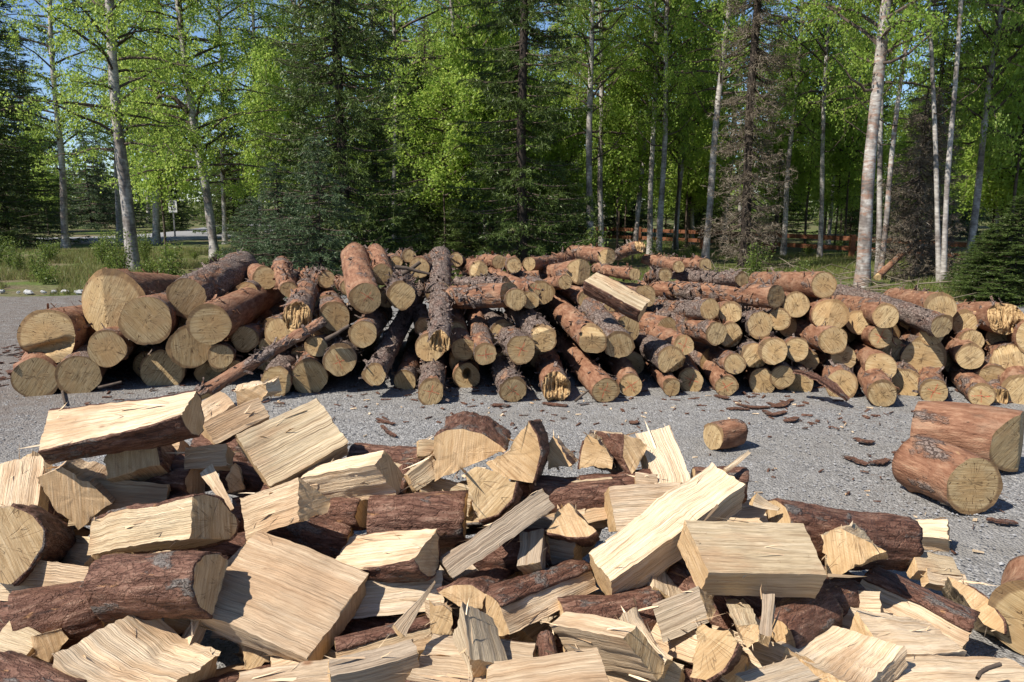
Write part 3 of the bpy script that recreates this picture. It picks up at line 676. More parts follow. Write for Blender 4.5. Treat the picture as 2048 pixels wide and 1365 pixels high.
FILL=[
 ('S', 'slab', [0.761, 2.134, 0.217], [0.649, 2.479, 0.104], [-0.883, -0.141, 0.447], [-0.364, -0.394, -0.844], 0.21, 0.126),
 ('S', 'slab', [-1.329, 2.903, 0.25], [-0.999, 2.729, 0.321], [-0.383, -0.382, 0.841], [0.314, 0.802, 0.508], 0.154, 0.122),
 ('S', 'quarterT', [-0.739, 2.39, 0.146], [-0.948, 2.085, 0.236], [-0.191, 0.394, 0.899], [0.814, -0.449, 0.37], 0.192, 0.1),
 ('S', 'slab', [-0.096, 2.466, 0.256], [-0.315, 2.767, 0.33], [-0.424, -0.494, 0.76], [-0.699, -0.355, -0.621], 0.177, 0.132),
 ('S', 'tri', [-1.01, 2.937, 0.351], [-1.389, 2.925, 0.352], [0.024, -0.714, 0.7], [0.019, -0.7, -0.714], 0.201, 0.115),
 ('S', 'slab', [1.544, 2.847, 0.115], [1.179, 2.753, 0.065], [-0.055, -0.301, 0.952], [0.274, -0.921, -0.275], 0.178, 0.109),
 ('S', 'slab', [0.426, 3.117, 0.402], [0.129, 2.881, 0.374], [0.444, -0.634, 0.633], [0.439, -0.462, -0.77], 0.173, 0.129),
 ('S', 'half', [0.18, 2.465, 0.06], [0.093, 2.104, 0.141], [-0.381, 0.289, 0.878], [0.895, -0.121, 0.429], 0.174, 0.122),
 ('S', 'bark', [-0.08, 2.11, 0.198], [-0.408, 2.273, 0.098], [-0.36, -0.159, 0.919], [-0.352, -0.889, -0.292], 0.17, 0.14),
 ('S', 'tri', [-0.942, 2.218, 0.239], [-1.276, 2.377, 0.153], [-0.065, 0.366, 0.928], [-0.472, -0.831, 0.295], 0.182, 0.11),
 ('S', 'half', [-0.379, 2.605, 0.288], [-0.086, 2.368, 0.239], [-0.534, -0.746, 0.398], [0.345, 0.238, 0.908], 0.171, 0.137),
 ('S', 'quarterT', [1.189, 2.759, 0.108], [0.953, 2.474, 0.192], [-0.109, 0.363, 0.925], [0.777, -0.55, 0.307], 0.186, 0.129),
 ('S', 'quarterT', [-0.386, 2.446, 0.227], [-0.016, 2.455, 0.142], [0.114, -0.911, 0.396], [0.195, 0.411, 0.89], 0.163, 0.124),
 ('S', 'slab', [1.256, 2.612, 0.177], [0.905, 2.754, 0.213], [0.202, 0.257, 0.945], [-0.328, -0.891, 0.313], 0.192, 0.114),
 ('S', 'half', [1.08, 2.767, 0.247], [0.702, 2.759, 0.29], [0.095, -0.697, 0.711], [-0.063, -0.717, -0.695], 0.153, 0.121),
 ('S', 'slab', [-0.071, 2.293, 0.198], [-0.439, 2.197, 0.196], [0.04, -0.172, 0.984], [0.248, -0.952, -0.177], 0.184, 0.12),
 ('S', 'slab', [0.287, 2.991, 0.377], [0.061, 2.695, 0.302], [0.19, -0.372, 0.909], [0.782, -0.503, -0.369], 0.177, 0.11),
 ('S', 'quarterT', [-2.048, 3.097, 0.458], [-1.763, 2.858, 0.384], [-0.37, -0.65, 0.664], [0.546, 0.426, 0.722], 0.162, 0.127),
 ('S', 'bark', [-0.165, 2.353, 0.247], [-0.246, 2.724, 0.244], [0.18, 0.048, 0.982], [-0.96, -0.209, 0.186], 0.162, 0.113),
 ('S', 'quarterT', [-1.452, 2.068, 0.211], [-1.241, 2.361, 0.094], [0.167, 0.26, 0.951], [-0.814, 0.58, -0.015], 0.186, 0.139),
 ('S', 'quarterT', [0.964, 2.862, 0.24], [1.311, 2.731, 0.162], [0.036, -0.442, 0.896], [0.402, 0.827, 0.392], 0.188, 0.12),
 ('S', 'quarterT', [-1.232, 2.405, 0.171], [-1.61, 2.434, 0.15], [-0.087, -0.5, 0.861], [-0.037, -0.863, -0.505], 0.175, 0.115),
 ('S', 'tri', [-0.836, 3.037, 0.576], [-0.769, 3.394, 0.464], [0.222, 0.255, 0.941], [-0.959, 0.23, 0.164], 0.205, 0.105),
 ('S', 'slab', [-0.368, 2.102, 0.139], [-0.71, 2.255, 0.2], [-0.216, -0.738, 0.639], [-0.376, -0.541, -0.752], 0.191, 0.11),
 ('S', 'bark', [-0.485, 2.894, 0.349], [-0.123, 2.811, 0.268], [-0.052, -0.804, 0.592], [0.303, 0.552, 0.777], 0.193, 0.108),
 ('S', 'half', [-0.701, 2.913, 0.287], [-0.905, 2.601, 0.358], [0.223, 0.074, 0.972], [0.814, -0.563, -0.144], 0.172, 0.138),
 ('S', 'tri', [-0.026, 2.606, 0.203], [-0.384, 2.494, 0.263], [0.281, -0.445, 0.85], [0.181, -0.845, -0.503], 0.208, 0.106),
 ('S', 'bark', [0.542, 2.651, 0.287], [0.853, 2.448, 0.208], [-0.281, -0.689, 0.668], [0.5, 0.49, 0.714], 0.199, 0.116),
 ('S', 'tri', [0.628, 3.051, 0.347], [0.998, 2.975, 0.381], [-0.181, -0.502, 0.846], [0.123, 0.841, 0.526], 0.152, 0.103),
 ('S', 'bark', [-1.543, 2.861, 0.349], [-1.523, 3.231, 0.435], [-0.709, -0.123, 0.694], [-0.703, 0.197, -0.683], 0.206, 0.133),
 ('S', 'bark', [-1.526, 2.004, 0.149], [-1.575, 2.38, 0.172], [-0.553, -0.122, 0.824], [-0.823, -0.073, -0.563], 0.184, 0.111),
 ('S', 'bark', [0.305, 2.135, 0.085], [0.653, 2.276, 0.147], [0.044, -0.49, 0.871], [-0.403, 0.789, 0.464], 0.166, 0.112),
 ('S', 'slab', [-0.292, 2.886, 0.445], [-0.088, 3.2, 0.384], [0.63, -0.267, 0.729], [-0.561, 0.492, 0.665], 0.21, 0.136),
 ('S', 'half', [0.949, 2.735, 0.312], [0.606, 2.594, 0.23], [0.018, -0.533, 0.846], [0.43, -0.76, -0.488], 0.194, 0.103),
 ('S', 'bark', [-0.981, 1.992, 0.198], [-0.998, 2.355, 0.086], [-0.814, 0.135, 0.565], [-0.579, -0.263, -0.772], 0.165, 0.106),
 ('S', 'quarterT', [0.836, 2.21, 0.14], [0.478, 2.308, 0.056], [-0.326, -0.519, 0.79], [-0.09, -0.815, -0.573], 0.194, 0.13),
 ('S', 'tri', [0.92, 2.682, 0.12], [1.26, 2.532, 0.198], [-0.425, -0.631, 0.649], [0.127, 0.668, 0.733], 0.208, 0.101),
 ('S', 'half', [-1.341, 2.937, 0.297], [-1.247, 2.569, 0.312], [-0.329, -0.045, 0.943], [0.912, 0.245, 0.33], 0.185, 0.138),
 ('S', 'bark', [-1.315, 2.939, 0.463], [-1.54, 3.246, 0.451], [-0.374, -0.24, 0.896], [-0.715, -0.541, -0.443], 0.205, 0.104),
 ('S', 'slab', [-0.93, 2.511, 0.265], [-0.817, 2.868, 0.325], [0.594, -0.313, 0.741], [-0.747, 0.127, 0.653], 0.181, 0.106),
 ('S', 'half', [1.379, 2.444, 0.061], [1.035, 2.594, 0.119], [-0.237, -0.773, 0.589], [-0.351, -0.497, -0.794], 0.19, 0.108),
 ('S', 'slab', [1.159, 2.762, 0.111], [1.49, 2.58, 0.069], [-0.352, -0.766, 0.538], [0.343, 0.429, 0.835], 0.159, 0.111),
 ('S', 'slab', [0.544, 2.476, 0.29], [0.6, 2.851, 0.299], [0.481, -0.091, 0.872], [-0.864, 0.118, 0.489], 0.186, 0.122),
 ('S', 'half', [-0.359, 3.011, 0.379], [0.018, 2.992, 0.422], [-0.124, -0.455, 0.882], [-0.008, 0.889, 0.457], 0.15, 0.108),
 ('S', 'tri', [1.507, 2.681, 0.133], [1.141, 2.626, 0.06], [-0.112, -0.549, 0.828], [0.244, -0.823, -0.513], 0.207, 0.102),
 ('S', 'bark', [-2.052, 3.028, 0.402], [-1.726, 2.846, 0.33], [-0.137, -0.564, 0.815], [0.498, 0.672, 0.548], 0.196, 0.105),
 ('S', 'half', [-0.332, 2.433, 0.172], [-0.181, 2.085, 0.16], [0.122, 0.019, 0.992], [0.909, 0.399, -0.12], 0.17, 0.106),
 ('S', 'slab', [-0.367, 2.611, 0.292], [-0.719, 2.749, 0.328], [-0.161, -0.616, 0.771], [-0.339, -0.699, -0.63], 0.193, 0.117),
 ('S', 'tri', [-0.24, 2.755, 0.349], [-0.522, 3.005, 0.302], [-0.465, -0.374, 0.803], [-0.482, -0.654, -0.584], 0.181, 0.125),
 ('S', 'bark', [-0.687, 2.456, 0.243], [-0.329, 2.33, 0.235], [-0.219, -0.669, 0.711], [0.249, 0.666, 0.703], 0.199, 0.118),
 ('S', 'slab', [-1.48, 2.645, 0.36], [-1.762, 2.885, 0.272], [-0.519, -0.317, 0.793], [-0.427, -0.708, -0.563], 0.18, 0.127),
 ('S', 'bark', [-1.571, 2.46, 0.285], [-1.919, 2.577, 0.189], [-0.388, -0.538, 0.749], [-0.094, -0.785, -0.612], 0.17, 0.105),
 ('S', 'half', [-0.669, 2.709, 0.264], [-0.624, 2.353, 0.137], [-0.27, -0.354, 0.895], [0.956, 0.015, 0.294], 0.198, 0.128),
 ('S', 'bark', [-1.237, 2.296, 0.148], [-1.569, 2.12, 0.098], [-0.148, -0.003, 0.989], [0.46, -0.885, 0.066], 0.179, 0.103),
 ('S', 'slab', [0.486, 2.558, 0.215], [0.719, 2.258, 0.227], [0.432, 0.368, 0.824], [0.661, 0.493, -0.566], 0.201, 0.101),
 ('S', 'quarterT', [-1.267, 2.093, 0.145], [-1.283, 2.47, 0.101], [-0.944, -0.003, 0.331], [-0.328, -0.122, -0.937], 0.185, 0.124),
 ('S', 'slab', [-1.179, 2.586, 0.073], [-1.517, 2.416, 0.107], [-0.037, 0.266, 0.963], [0.454, -0.854, 0.254], 0.158, 0.11),
 ('S', 'bark', [-0.178, 2.602, 0.065], [-0.541, 2.501, 0.115], [0.292, -0.768, 0.57], [0.05, -0.583, -0.811], 0.207, 0.102),
 ('S', 'slab', [-0.51, 2.523, 0.096], [-0.174, 2.701, 0.099], [0.334, -0.638, 0.694], [-0.331, 0.61, 0.72], 0.18, 0.138),
 ('S', 'quarterT', [-1.189, 2.504, 0.087], [-0.944, 2.214, 0.093], [0.128, 0.127, 0.984], [0.752, 0.634, -0.18], 0.159, 0.136),
 ('S', 'quarterT', [-1.358, 2.365, 0.164], [-1.513, 2.699, 0.072], [-0.467, 0.027, 0.884], [-0.784, -0.475, -0.4], 0.174, 0.136),
 ('S', 'quarterT', [-0.078, 2.816, 0.17], [0.3, 2.803, 0.138], [0.006, -0.892, 0.451], [0.09, 0.45, 0.889], 0.174, 0.13),
 ('S', 'bark', [0.895, 2.913, 0.269], [0.611, 3.154, 0.346], [-0.227, -0.53, 0.817], [-0.624, -0.565, -0.54], 0.186, 0.113),
 ('S', 'bark', [0.298, 2.501, 0.125], [-0.068, 2.574, 0.055], [-0.246, -0.91, 0.334], [0.104, -0.367, -0.924], 0.155, 0.136),
 ('S', 'slab', [0.46, 2.561, 0.124], [0.681, 2.868, 0.087], [0.02, 0.104, 0.994], [-0.814, 0.579, -0.044], 0.153, 0.101),
 ('S', 'slab', [0.494, 2.548, 0.146], [0.672, 2.232, 0.06], [0.303, -0.16, 0.939], [0.83, 0.528, -0.178], 0.179, 0.109),
 ('S', 'bark', [1.321, 3.144, 0.08], [1.391, 2.771, 0.1], [-0.365, -0.017, 0.931], [0.912, 0.192, 0.361], 0.209, 0.128),
 ('S', 'slab', [0.034, 2.544, 0.148], [0.295, 2.819, 0.168], [0.235, -0.29, 0.928], [-0.687, 0.626, 0.369], 0.185, 0.137),
 ('S', 'tri', [-1.684, 3.201, 0.547], [-1.354, 3.146, 0.609], [-0.225, -0.879, 0.421], [-0.091, 0.449, 0.889], 0.123, 0.084),
 ('S', 'bark', [-1.553, 3.038, 0.564], [-1.224, 3.123, 0.547], [0.247, -0.875, 0.417], [-0.061, 0.416, 0.907], 0.15, 0.115),
 ('S', 'bark', [-1.586, 3.081, 0.501], [-1.267, 2.966, 0.525], [-0.337, -0.838, 0.429], [0.086, 0.426, 0.901], 0.146, 0.109),
 ('S', 'quarterT', [-1.042, 2.85, 0.431], [-0.732, 2.984, 0.472], [0.25, -0.759, 0.602], [-0.329, 0.518, 0.79], 0.143, 0.094),
 ('S', 'bark', [-0.954, 2.835, 0.487], [-0.62, 2.822, 0.427], [0.029, -0.929, 0.369], [0.176, 0.368, 0.913], 0.166, 0.099),
 ('S', 'bark', [-0.874, 2.925, 0.42], [-0.566, 2.786, 0.452], [-0.42, -0.89, 0.177], [-0.013, 0.201, 0.98], 0.141, 0.105),
 ('S', 'quarterT', [-0.928, 2.858, 0.445], [-0.606, 2.945, 0.51], [0.137, -0.868, 0.476], [-0.288, 0.425, 0.858], 0.176, 0.118),
 ('S', 'bark', [-0.002, 2.892, 0.501], [0.33, 2.934, 0.446], [0.16, -0.956, 0.245], [0.124, 0.266, 0.956], 0.137, 0.103),
 ('S', 'quarterT', [-0.064, 2.878, 0.472], [0.275, 2.855, 0.451], [-0.031, -0.884, 0.466], [0.084, 0.462, 0.883], 0.157, 0.109),
 ('S', 'tri', [0.071, 2.843, 0.443], [0.403, 2.892, 0.499], [0.018, -0.797, 0.604], [-0.219, 0.586, 0.78], 0.167, 0.083),
 ('S', 'bark', [-1.335, 3.224, 0.59], [-0.999, 3.17, 0.572], [-0.108, -0.845, 0.525], [0.128, 0.511, 0.85], 0.168, 0.096),
 ('S', 'bark', [-1.073, 2.581, 0.415], [-0.767, 2.721, 0.365], [0.413, -0.7, 0.583], [-0.137, 0.585, 0.8], 0.148, 0.085),
 ('S', 'quarterT', [0.282, 2.915, 0.451], [0.62, 2.927, 0.49], [0.002, -0.959, 0.285], [-0.12, 0.282, 0.952], 0.179, 0.08),
 ('S', 'slab', [-0.746, 3.015, 0.478], [-0.43, 3.127, 0.535], [0.249, -0.89, 0.381], [-0.275, 0.313, 0.909], 0.156, 0.097),
 ('S', 'quarterT', [-0.677, 3.154, 0.538], [-0.349, 3.065, 0.533], [-0.214, -0.815, 0.538], [0.151, 0.516, 0.843], 0.165, 0.085),
 ('S', 'tri', [-0.481, 3.03, 0.516], [-0.158, 2.941, 0.457], [-0.213, -0.94, 0.265], [0.235, 0.214, 0.948], 0.123, 0.096),
 ('S', 'tri', [-1.661, 2.867, 0.487], [-1.326, 2.914, 0.457], [0.164, -0.874, 0.458], [0.015, 0.466, 0.884], 0.171, 0.113),
 ('S', 'bark', [-1.177, 3.098, 0.527], [-0.862, 2.987, 0.465], [-0.195, -0.839, 0.508], [0.321, 0.435, 0.841], 0.123, 0.101),
 ('S', 'tri', [-1.737, 2.552, 0.327], [-1.408, 2.47, 0.35], [-0.251, -0.909, 0.332], [0.019, 0.339, 0.941], 0.134, 0.115),
 ('S', 'bark', [-0.931, 2.729, 0.426], [-0.594, 2.722, 0.381], [0.024, -0.941, 0.338], [0.131, 0.338, 0.932], 0.167, 0.085),
 ('S', 'bark', [-0.209, 2.666, 0.343], [0.125, 2.639, 0.399], [-0.145, -0.884, 0.444], [-0.109, 0.46, 0.881], 0.126, 0.104),
 ('S', 'slab', [-0.095, 2.806, 0.391], [0.222, 2.684, 0.38], [-0.343, -0.913, 0.223], [0.11, 0.196, 0.974], 0.157, 0.099),
 ('S', 'bark', [0.167, 2.352, 0.29], [0.493, 2.448, 0.307], [0.177, -0.727, 0.663], [-0.223, 0.626, 0.747], 0.162, 0.085),
 ('S', 'tri', [0.163, 2.23, 0.24], [0.469, 2.084, 0.209], [-0.336, -0.81, 0.481], [0.281, 0.401, 0.872], 0.167, 0.102),
]
HALF=('S', 'half', [0.66, 6.75, 0.971], [1.094, 6.55, 0.744], [0.142, -0.593, 0.793], [0.554, 0.711, 0.432], 0.182, 0.19)
POLE=[-2.43, 6.05, 0.106, -1.566, 6.62, 0.607]
BIRCH=[(-8.78, 18.6, -0.0072, 0.165), (-15.25, 27.6, 0.0314, 0.149), (-8.1, 22, -0.0831, 0.154), (-13.21, 30, 0.0901, 0.162), (-10.66, 30, 0.0395, 0.105), (-16.01, 33, 0.051, 0.147), (-9.27, 30, 0.0091, 0.133), (-8.87, 32, 0.0819, 0.122), (-8.67, 34, 0.0176, 0.129), (-3.19, 22, 0.0207, 0.098), (-2.45, 32, 0.0245, 0.102), (-1.13, 34, 0.017, 0.097), (0.24, 36, -0.0012, 0.103), (2.03, 21, -0.0123, 0.12), (2.56, 23, -0.026, 0.102), (2.11, 27, 0.0199, 0.086), (3.65, 24, 0.0516, 0.099), (3.93, 23, -0.0029, 0.102), (4.01, 22, 0.0063, 0.105), (5.05, 25, 0.0318, 0.103), (4.9, 20.5, 0.0498, 0.117), (6.7, 30, -0.0389, 0.086), (8.07, 24, 0.0152, 0.099), (8.78, 23, -0.0329, 0.088), (11.73, 30, 0.0101, 0.086), (6.51, 14.9, 0.0021, 0.142), (7.75, 17, -0.0544, 0.076), (7.56, 16.5, 0.0361, 0.068), (8.28, 15.5, -0.1277, 0.059), (8.18, 15.2, -0.0353, 0.063), (9.6, 17, 0.0399, 0.092), (13.21, 22, -0.0529, 0.07), (14.9, 24, -0.1145, 0.076)]
SPRUCE=[(-3.51, 17, 17, 1.75, 'f'), (0.23, 18, 17, 1.6, 'h'), (-4.19, 14.6, 2.3, 1.15, 'y'), (-3.3, 13.9, 2.7, 1.15, 'y'), (-5.34, 16.5, 1.7, 1.0, 'y'), (-2.5, 22, 5.2, 0.9, 'f'), (-3.15, 24, 6.6, 0.9, 'f'), (-2.68, 26, 7.2, 0.75, 'd'), (-2.94, 18, 3.4, 0.9, 'f'), (-1.22, 21, 2.2, 0.9, 'h'), (1.31, 21, 2.4, 1.0, 'h'), (5.47, 19, 17, 1.0, 'd'), (8.29, 16.6, 3.9, 0.95, 'd'), (9.26, 18, 9, 0.7, 'd'), (7.88, 13.2, 1.25, 0.75, 'f'), (8.01, 12.8, 1.7, 0.9, 'f'), (8.43, 14.6, 1.0, 0.6, 'f'), (-18.71, 30, 14, 2.6, 'f'), (-18.09, 27, 13, 2.5, 'f'), (-24.18, 41, 10, 2.3, 'f'), (-23.86, 46, 6, 2.0, 'y'), (-17.63, 42, 4.4, 1.4, 'f'), (-22.67, 48, 5, 1.8, 'y'), (-2.58, 29, 6.5, 0.9, 'f'), (8.08, 33, 6, 1.2, 'f'), (11.93, 36, 9, 1.6, 'h'), (-13.01, 38, 7, 1.7, 'f'), (-6.14, 24, 5, 1.0, 'f'), (-4.52, 30, 9, 1.6, 'f'), (1.81, 34, 10, 1.7, 'f'), (-1.42, 36, 6, 1.5, 'f'), (5.07, 38, 8, 1.6, 'h'), (16.71, 40, 7, 1.6, 'f'), (18.83, 34, 5, 1.5, 'y'), (14.36, 22, 6, 1.6, 'f')]
SPLITS=[
 ('S', 'half', [-1.718, 2.843, 0.765], [-1.18, 2.857, 0.869], [-0.152, -0.505, 0.85], [-0.117, 0.863, 0.491], 0.201, 0.13, 'long pale split half log with dark bark underneath, ragged at one tip'),
 ('E', [[-1.562, 2.932, 0.644], [-1.461, 2.994, 0.736], [-1.415, 2.995, 0.731], [-1.38, 2.976, 0.692], [-1.351, 2.927, 0.602], [-1.53, 2.887, 0.559]], (2, 4), [0.014, 0.317, -0.209], 'quarter log with rounded pale sawn end and dark bark back'),
 ('E', [[-1.713, 2.794, 0.614], [-1.654, 2.817, 0.635], [-1.567, 2.83, 0.567], [-1.491, 2.837, 0.487], [-1.599, 2.785, 0.409], [-1.665, 2.778, 0.476]], None, [-0.082, 0.325, -0.057], 'chunky split block with broad tan sawn end, beside the quarter log'),
 ('S', 'slab', [-1.888, 2.966, 0.623], [-1.813, 2.773, 0.49], [0.183, -0.506, 0.843], [-0.934, -0.357, -0.012], 0.16, 0.07, 'thick striped pale slab standing on end beside a big bark-edged round'),
 ('S', 'slab', [-1.864, 3.083, 0.6], [-1.786, 2.876, 0.449], [0.784, -0.143, 0.604], [-0.548, -0.618, 0.564], 0.083, 0.07, 'narrow pale slab leaning behind the striped pale slab'),
 ('E', [[-1.762, 2.524, 0.586], [-1.672, 2.557, 0.585], [-1.611, 2.561, 0.548], [-1.577, 2.552, 0.504], [-1.576, 2.527, 0.452], [-1.606, 2.487, 0.392], [-1.648, 2.454, 0.358], [-1.728, 2.437, 0.382]], (1, 6), [-0.093, 0.329, -0.165], 'big half round with smooth sawn face and thick black bark edge'),
 ('S', 'quarterB', [-1.465, 2.62, 0.449], [-1.005, 2.38, 0.626], [-0.536, -0.769, 0.349], [-0.095, 0.466, 0.88], 0.123, 0.16, 'split log with splintery top ridge and olive sawn end'),
 ('S', 'bark', [-1.573, 2.326, 0.326], [-1.35, 2.424, 0.354], [0.187, -0.64, 0.746], [-0.37, 0.657, 0.657], 0.19, 0.13, 'dark red barked log end lying half under the cracked bark log'),
 ('S', 'bark', [-1.282, 2.28, 0.475], [-0.924, 2.2, 0.539], [-0.27, -0.631, 0.727], [0.048, 0.746, 0.665], 0.184, 0.14, 'red barked split log with grey bark scabs and a long crack'),
 ('S', 'slab', [-0.931, 2.408, 0.447], [-0.525, 2.258, 0.363], [0.03, -0.428, 0.903], [0.388, 0.838, 0.384], 0.337, 0.1, 'broad brown-striped split slab lying in full view, bark edge along its top'),
 ('S', 'curve', [-1.192, 2.167, 0.368], [-0.907, 2.059, 0.308], [0.176, -0.077, 0.981], [0.357, 0.934, 0.01], 0.297, 0.12, 'bright curved split piece with a knot and torn edge'),
 ('S', 'slab', [-0.962, 2.86, 0.646], [-0.699, 3.02, 0.761], [0.178, -0.749, 0.638], [-0.571, 0.45, 0.687], 0.256, 0.13, 'wide coarse-grained split block with a resin knot at its corner'),
 ('S', 'slab', [-1.249, 3.189, 0.655], [-1.06, 3.329, 0.732], [0.301, -0.737, 0.606], [-0.569, 0.371, 0.734], 0.105, 0.12, 'smooth tan split block behind the wide coarse-grained block'),
 ('S', 'slab', [-1.351, 3.329, 0.688], [-1.245, 3.43, 0.75], [0.323, -0.717, 0.618], [-0.674, 0.284, 0.682], 0.104, 0.1, 'pale split block with torn grain next to long half log'),
 ('E', [[-1.255, 3.501, 0.748], [-1.119, 3.536, 0.796], [-1.098, 3.53, 0.741], [-1.117, 3.521, 0.71], [-1.241, 3.495, 0.697]], None, [-0.055, 0.372, -0.057], 'pale split chunk farthest back on the heap near the fallen pole'),
 ('S', 'slab', [-1.276, 3.011, 0.61], [-1.117, 3.018, 0.615], [0.022, -0.888, 0.458], [-0.047, 0.457, 0.888], 0.09, 0.1, 'small tan wedge tucked under the smooth tan block'),
 ('E', [[-1.103, 2.933, 0.551], [-1.073, 2.959, 0.598], [-1.032, 2.934, 0.511], [-1.09, 2.918, 0.506]], None, [-0.07, 0.345, -0.144], 'small orange wedge end below the wide coarse-grained block'),
 ('S', 'tri', [-0.949, 2.66, 0.507], [-0.7, 2.5, 0.63], [-0.611, -0.744, 0.269], [-0.152, 0.444, 0.883], 0.152, 0.14, 'split chunk with reddish streaks and narrow curved sawn end'),
 ('S', 'shard', [-1.144, 2.868, 0.614], [-0.999, 2.715, 0.514], [-0.087, -0.601, 0.795], [0.777, 0.458, 0.431], 0.052, 0.03, 'jagged splinter strip with frayed fibres'),
 ('S', 'bark', [-1.09, 2.673, 0.444], [-0.985, 2.774, 0.477], [0.356, -0.605, 0.713], [-0.616, 0.422, 0.665], 0.138, 0.1, 'shaded barked piece beneath the frayed splinter strip'),
 ('E', [[-1.131, 2.347, 0.334], [-1.077, 2.37, 0.34], [-0.991, 2.39, 0.318], [-0.994, 2.373, 0.289], [-1.018, 2.349, 0.264], [-1.053, 2.328, 0.25], [-1.085, 2.339, 0.289], [-1.123, 2.341, 0.318]], (2, 5), [-0.11, 0.315, -0.182], 'shaded half round end with a crack under the cracked bark log'),
 ('S', 'slab', [-0.957, 2.319, 0.325], [-0.962, 2.219, 0.26], [0.686, -0.418, 0.596], [-0.727, -0.349, 0.592], 0.043, 0.05, 'thin bright sliver of split wood standing beside the bright curved piece'),
 ('S', 'slab', [-1.594, 2.286, 0.285], [-1.457, 2.253, 0.264], [0.061, -0.348, 0.935], [0.269, 0.908, 0.32], 0.101, 0.08, 'pale split piece under the dark red barked log end'),
 ('E', [[-1.448, 2.244, 0.302], [-1.394, 2.275, 0.299], [-1.369, 2.269, 0.266], [-1.396, 2.228, 0.225], [-1.44, 2.217, 0.249]], None, [-0.167, 0.29, -0.18], 'shadowed tan wedge end below the dark red barked log end'),
 ('S', 'bark', [-1.471, 2.054, 0.341], [-1.185, 1.934, 0.319], [-0.024, -0.238, 0.971], [0.392, 0.891, 0.228], 0.224, 0.16, 'large purplish barked round at the heap edge'),
 ('S', 'slab', [-0.948, 2.342, 0.28], [-0.816, 2.334, 0.274], [-0.03, -0.858, 0.513], [0.066, 0.51, 0.858], 0.07, 0.09, 'dim tan slab end under the broad striped slab'),
 ('E', [[-0.852, 2.276, 0.261], [-0.772, 2.3, 0.259], [-0.746, 2.268, 0.199], [-0.809, 2.229, 0.17]], None, [-0.092, 0.303, -0.21], 'dim wedge end deep under the broad striped slab'),
 ('S', 'half', [-0.706, 2.156, 0.247], [-0.593, 2.188, 0.254], [-0.06, -0.005, 0.998], [-0.278, 0.961, -0.012], 0.152, 0.08, 'short piece with dark bark below the broad striped slab'),
 ('S', 'slab', [-0.745, 1.983, 0.308], [-0.488, 2.019, 0.326], [-0.046, -0.159, 0.986], [-0.148, 0.977, 0.151], 0.085, 0.06, 'narrow pale board-like split at the near edge of the heap'),
 ('S', 'box', [-0.78, 2.9, 0.589], [-0.469, 2.76, 0.686], [-0.372, -0.198, 0.907], [0.304, 0.897, 0.321], 0.079, 0.15, 'bright white-topped split block with orange sawn end'),
 ('E', [[-0.285, 2.967, 0.713], [-0.241, 2.971, 0.737], [-0.178, 2.971, 0.745], [-0.114, 2.966, 0.718], [-0.051, 2.958, 0.679], [-0.029, 2.953, 0.656], [-0.154, 2.945, 0.597], [-0.297, 2.936, 0.53]], (0, 5), [0.015, 0.377, -0.049], 'half round with big tan sawn face and rough dark bark over its top'),
 ('E', [[-0.084, 2.849, 0.625], [-0.011, 2.862, 0.689], [0.012, 2.874, 0.733], [0.066, 2.888, 0.793], [0.098, 2.869, 0.743], [0.11, 2.85, 0.685], [0.08, 2.819, 0.576], [-0.049, 2.836, 0.594]], (3, 6), [0.042, 0.361, -0.112], 'notched wedge with thick bark down one side, standing beside the half round'),
 ('E', [[-0.156, 2.646, 0.676], [-0.11, 2.649, 0.686], [-0.046, 2.639, 0.664], [0.018, 2.631, 0.648], [0.004, 2.609, 0.593], [-0.045, 2.588, 0.542], [-0.109, 2.581, 0.523], [-0.13, 2.595, 0.554]], (3, 6), [0.01, 0.349, -0.149], 'fan-shaped quarter end with growth rings below the notched wedge'),
 ('S', 'bark', [-0.509, 2.68, 0.512], [-0.17, 2.669, 0.509], [-0.017, -0.715, 0.699], [0.029, 0.698, 0.715], 0.187, 0.12, 'rough red barked slab crossed by a sharp shadow'),
 ('S', 'slab', [-0.374, 3.071, 0.621], [-0.29, 3.078, 0.624], [0.064, -0.952, 0.3], [-0.058, 0.297, 0.953], 0.063, 0.1, 'yellow block corner behind the half round'),
 ('S', 'slab', [-0.386, 2.925, 0.542], [-0.291, 2.99, 0.59], [0.339, -0.823, 0.457], [-0.555, 0.217, 0.803], 0.073, 0.08, 'thin yellow wedge with red crayon streak beside the half round'),
 ('S', 'bark', [-0.425, 2.885, 0.515], [-0.412, 3.04, 0.577], [0.276, -0.377, 0.884], [-0.958, -0.034, 0.284], 0.057, 0.06, 'small dark bark triangle behind the white-topped block'),
 ('S', 'slab', [-0.216, 2.46, 0.412], [0.128, 2.62, 0.59], [0.156, -0.866, 0.475], [-0.549, 0.324, 0.77], 0.076, 0.06, 'grey weathered plank-like split laid diagonally'),
 ('E', [[0.104, 2.614, 0.492], [0.143, 2.631, 0.536], [0.194, 2.645, 0.576], [0.287, 2.59, 0.489], [0.258, 2.585, 0.472], [0.188, 2.588, 0.461], [0.125, 2.601, 0.47]], (3, 6), [0.048, 0.334, -0.175], 'quarter log with orange sawn end and curved bark bottom'),
 ('S', 'bark', [0.07, 2.855, 0.527], [0.426, 2.878, 0.535], [0.027, -0.697, 0.716], [-0.06, 0.714, 0.697], 0.154, 0.14, 'smooth dark red barked half log in broken shade'),
 ('E', [[0.139, 3.051, 0.663], [0.164, 3.054, 0.681], [0.24, 3.015, 0.581], [0.143, 3.02, 0.561]], None, [0.048, 0.361, -0.107], 'small pale wedge between the notched wedge and the bark-edged quarter'),
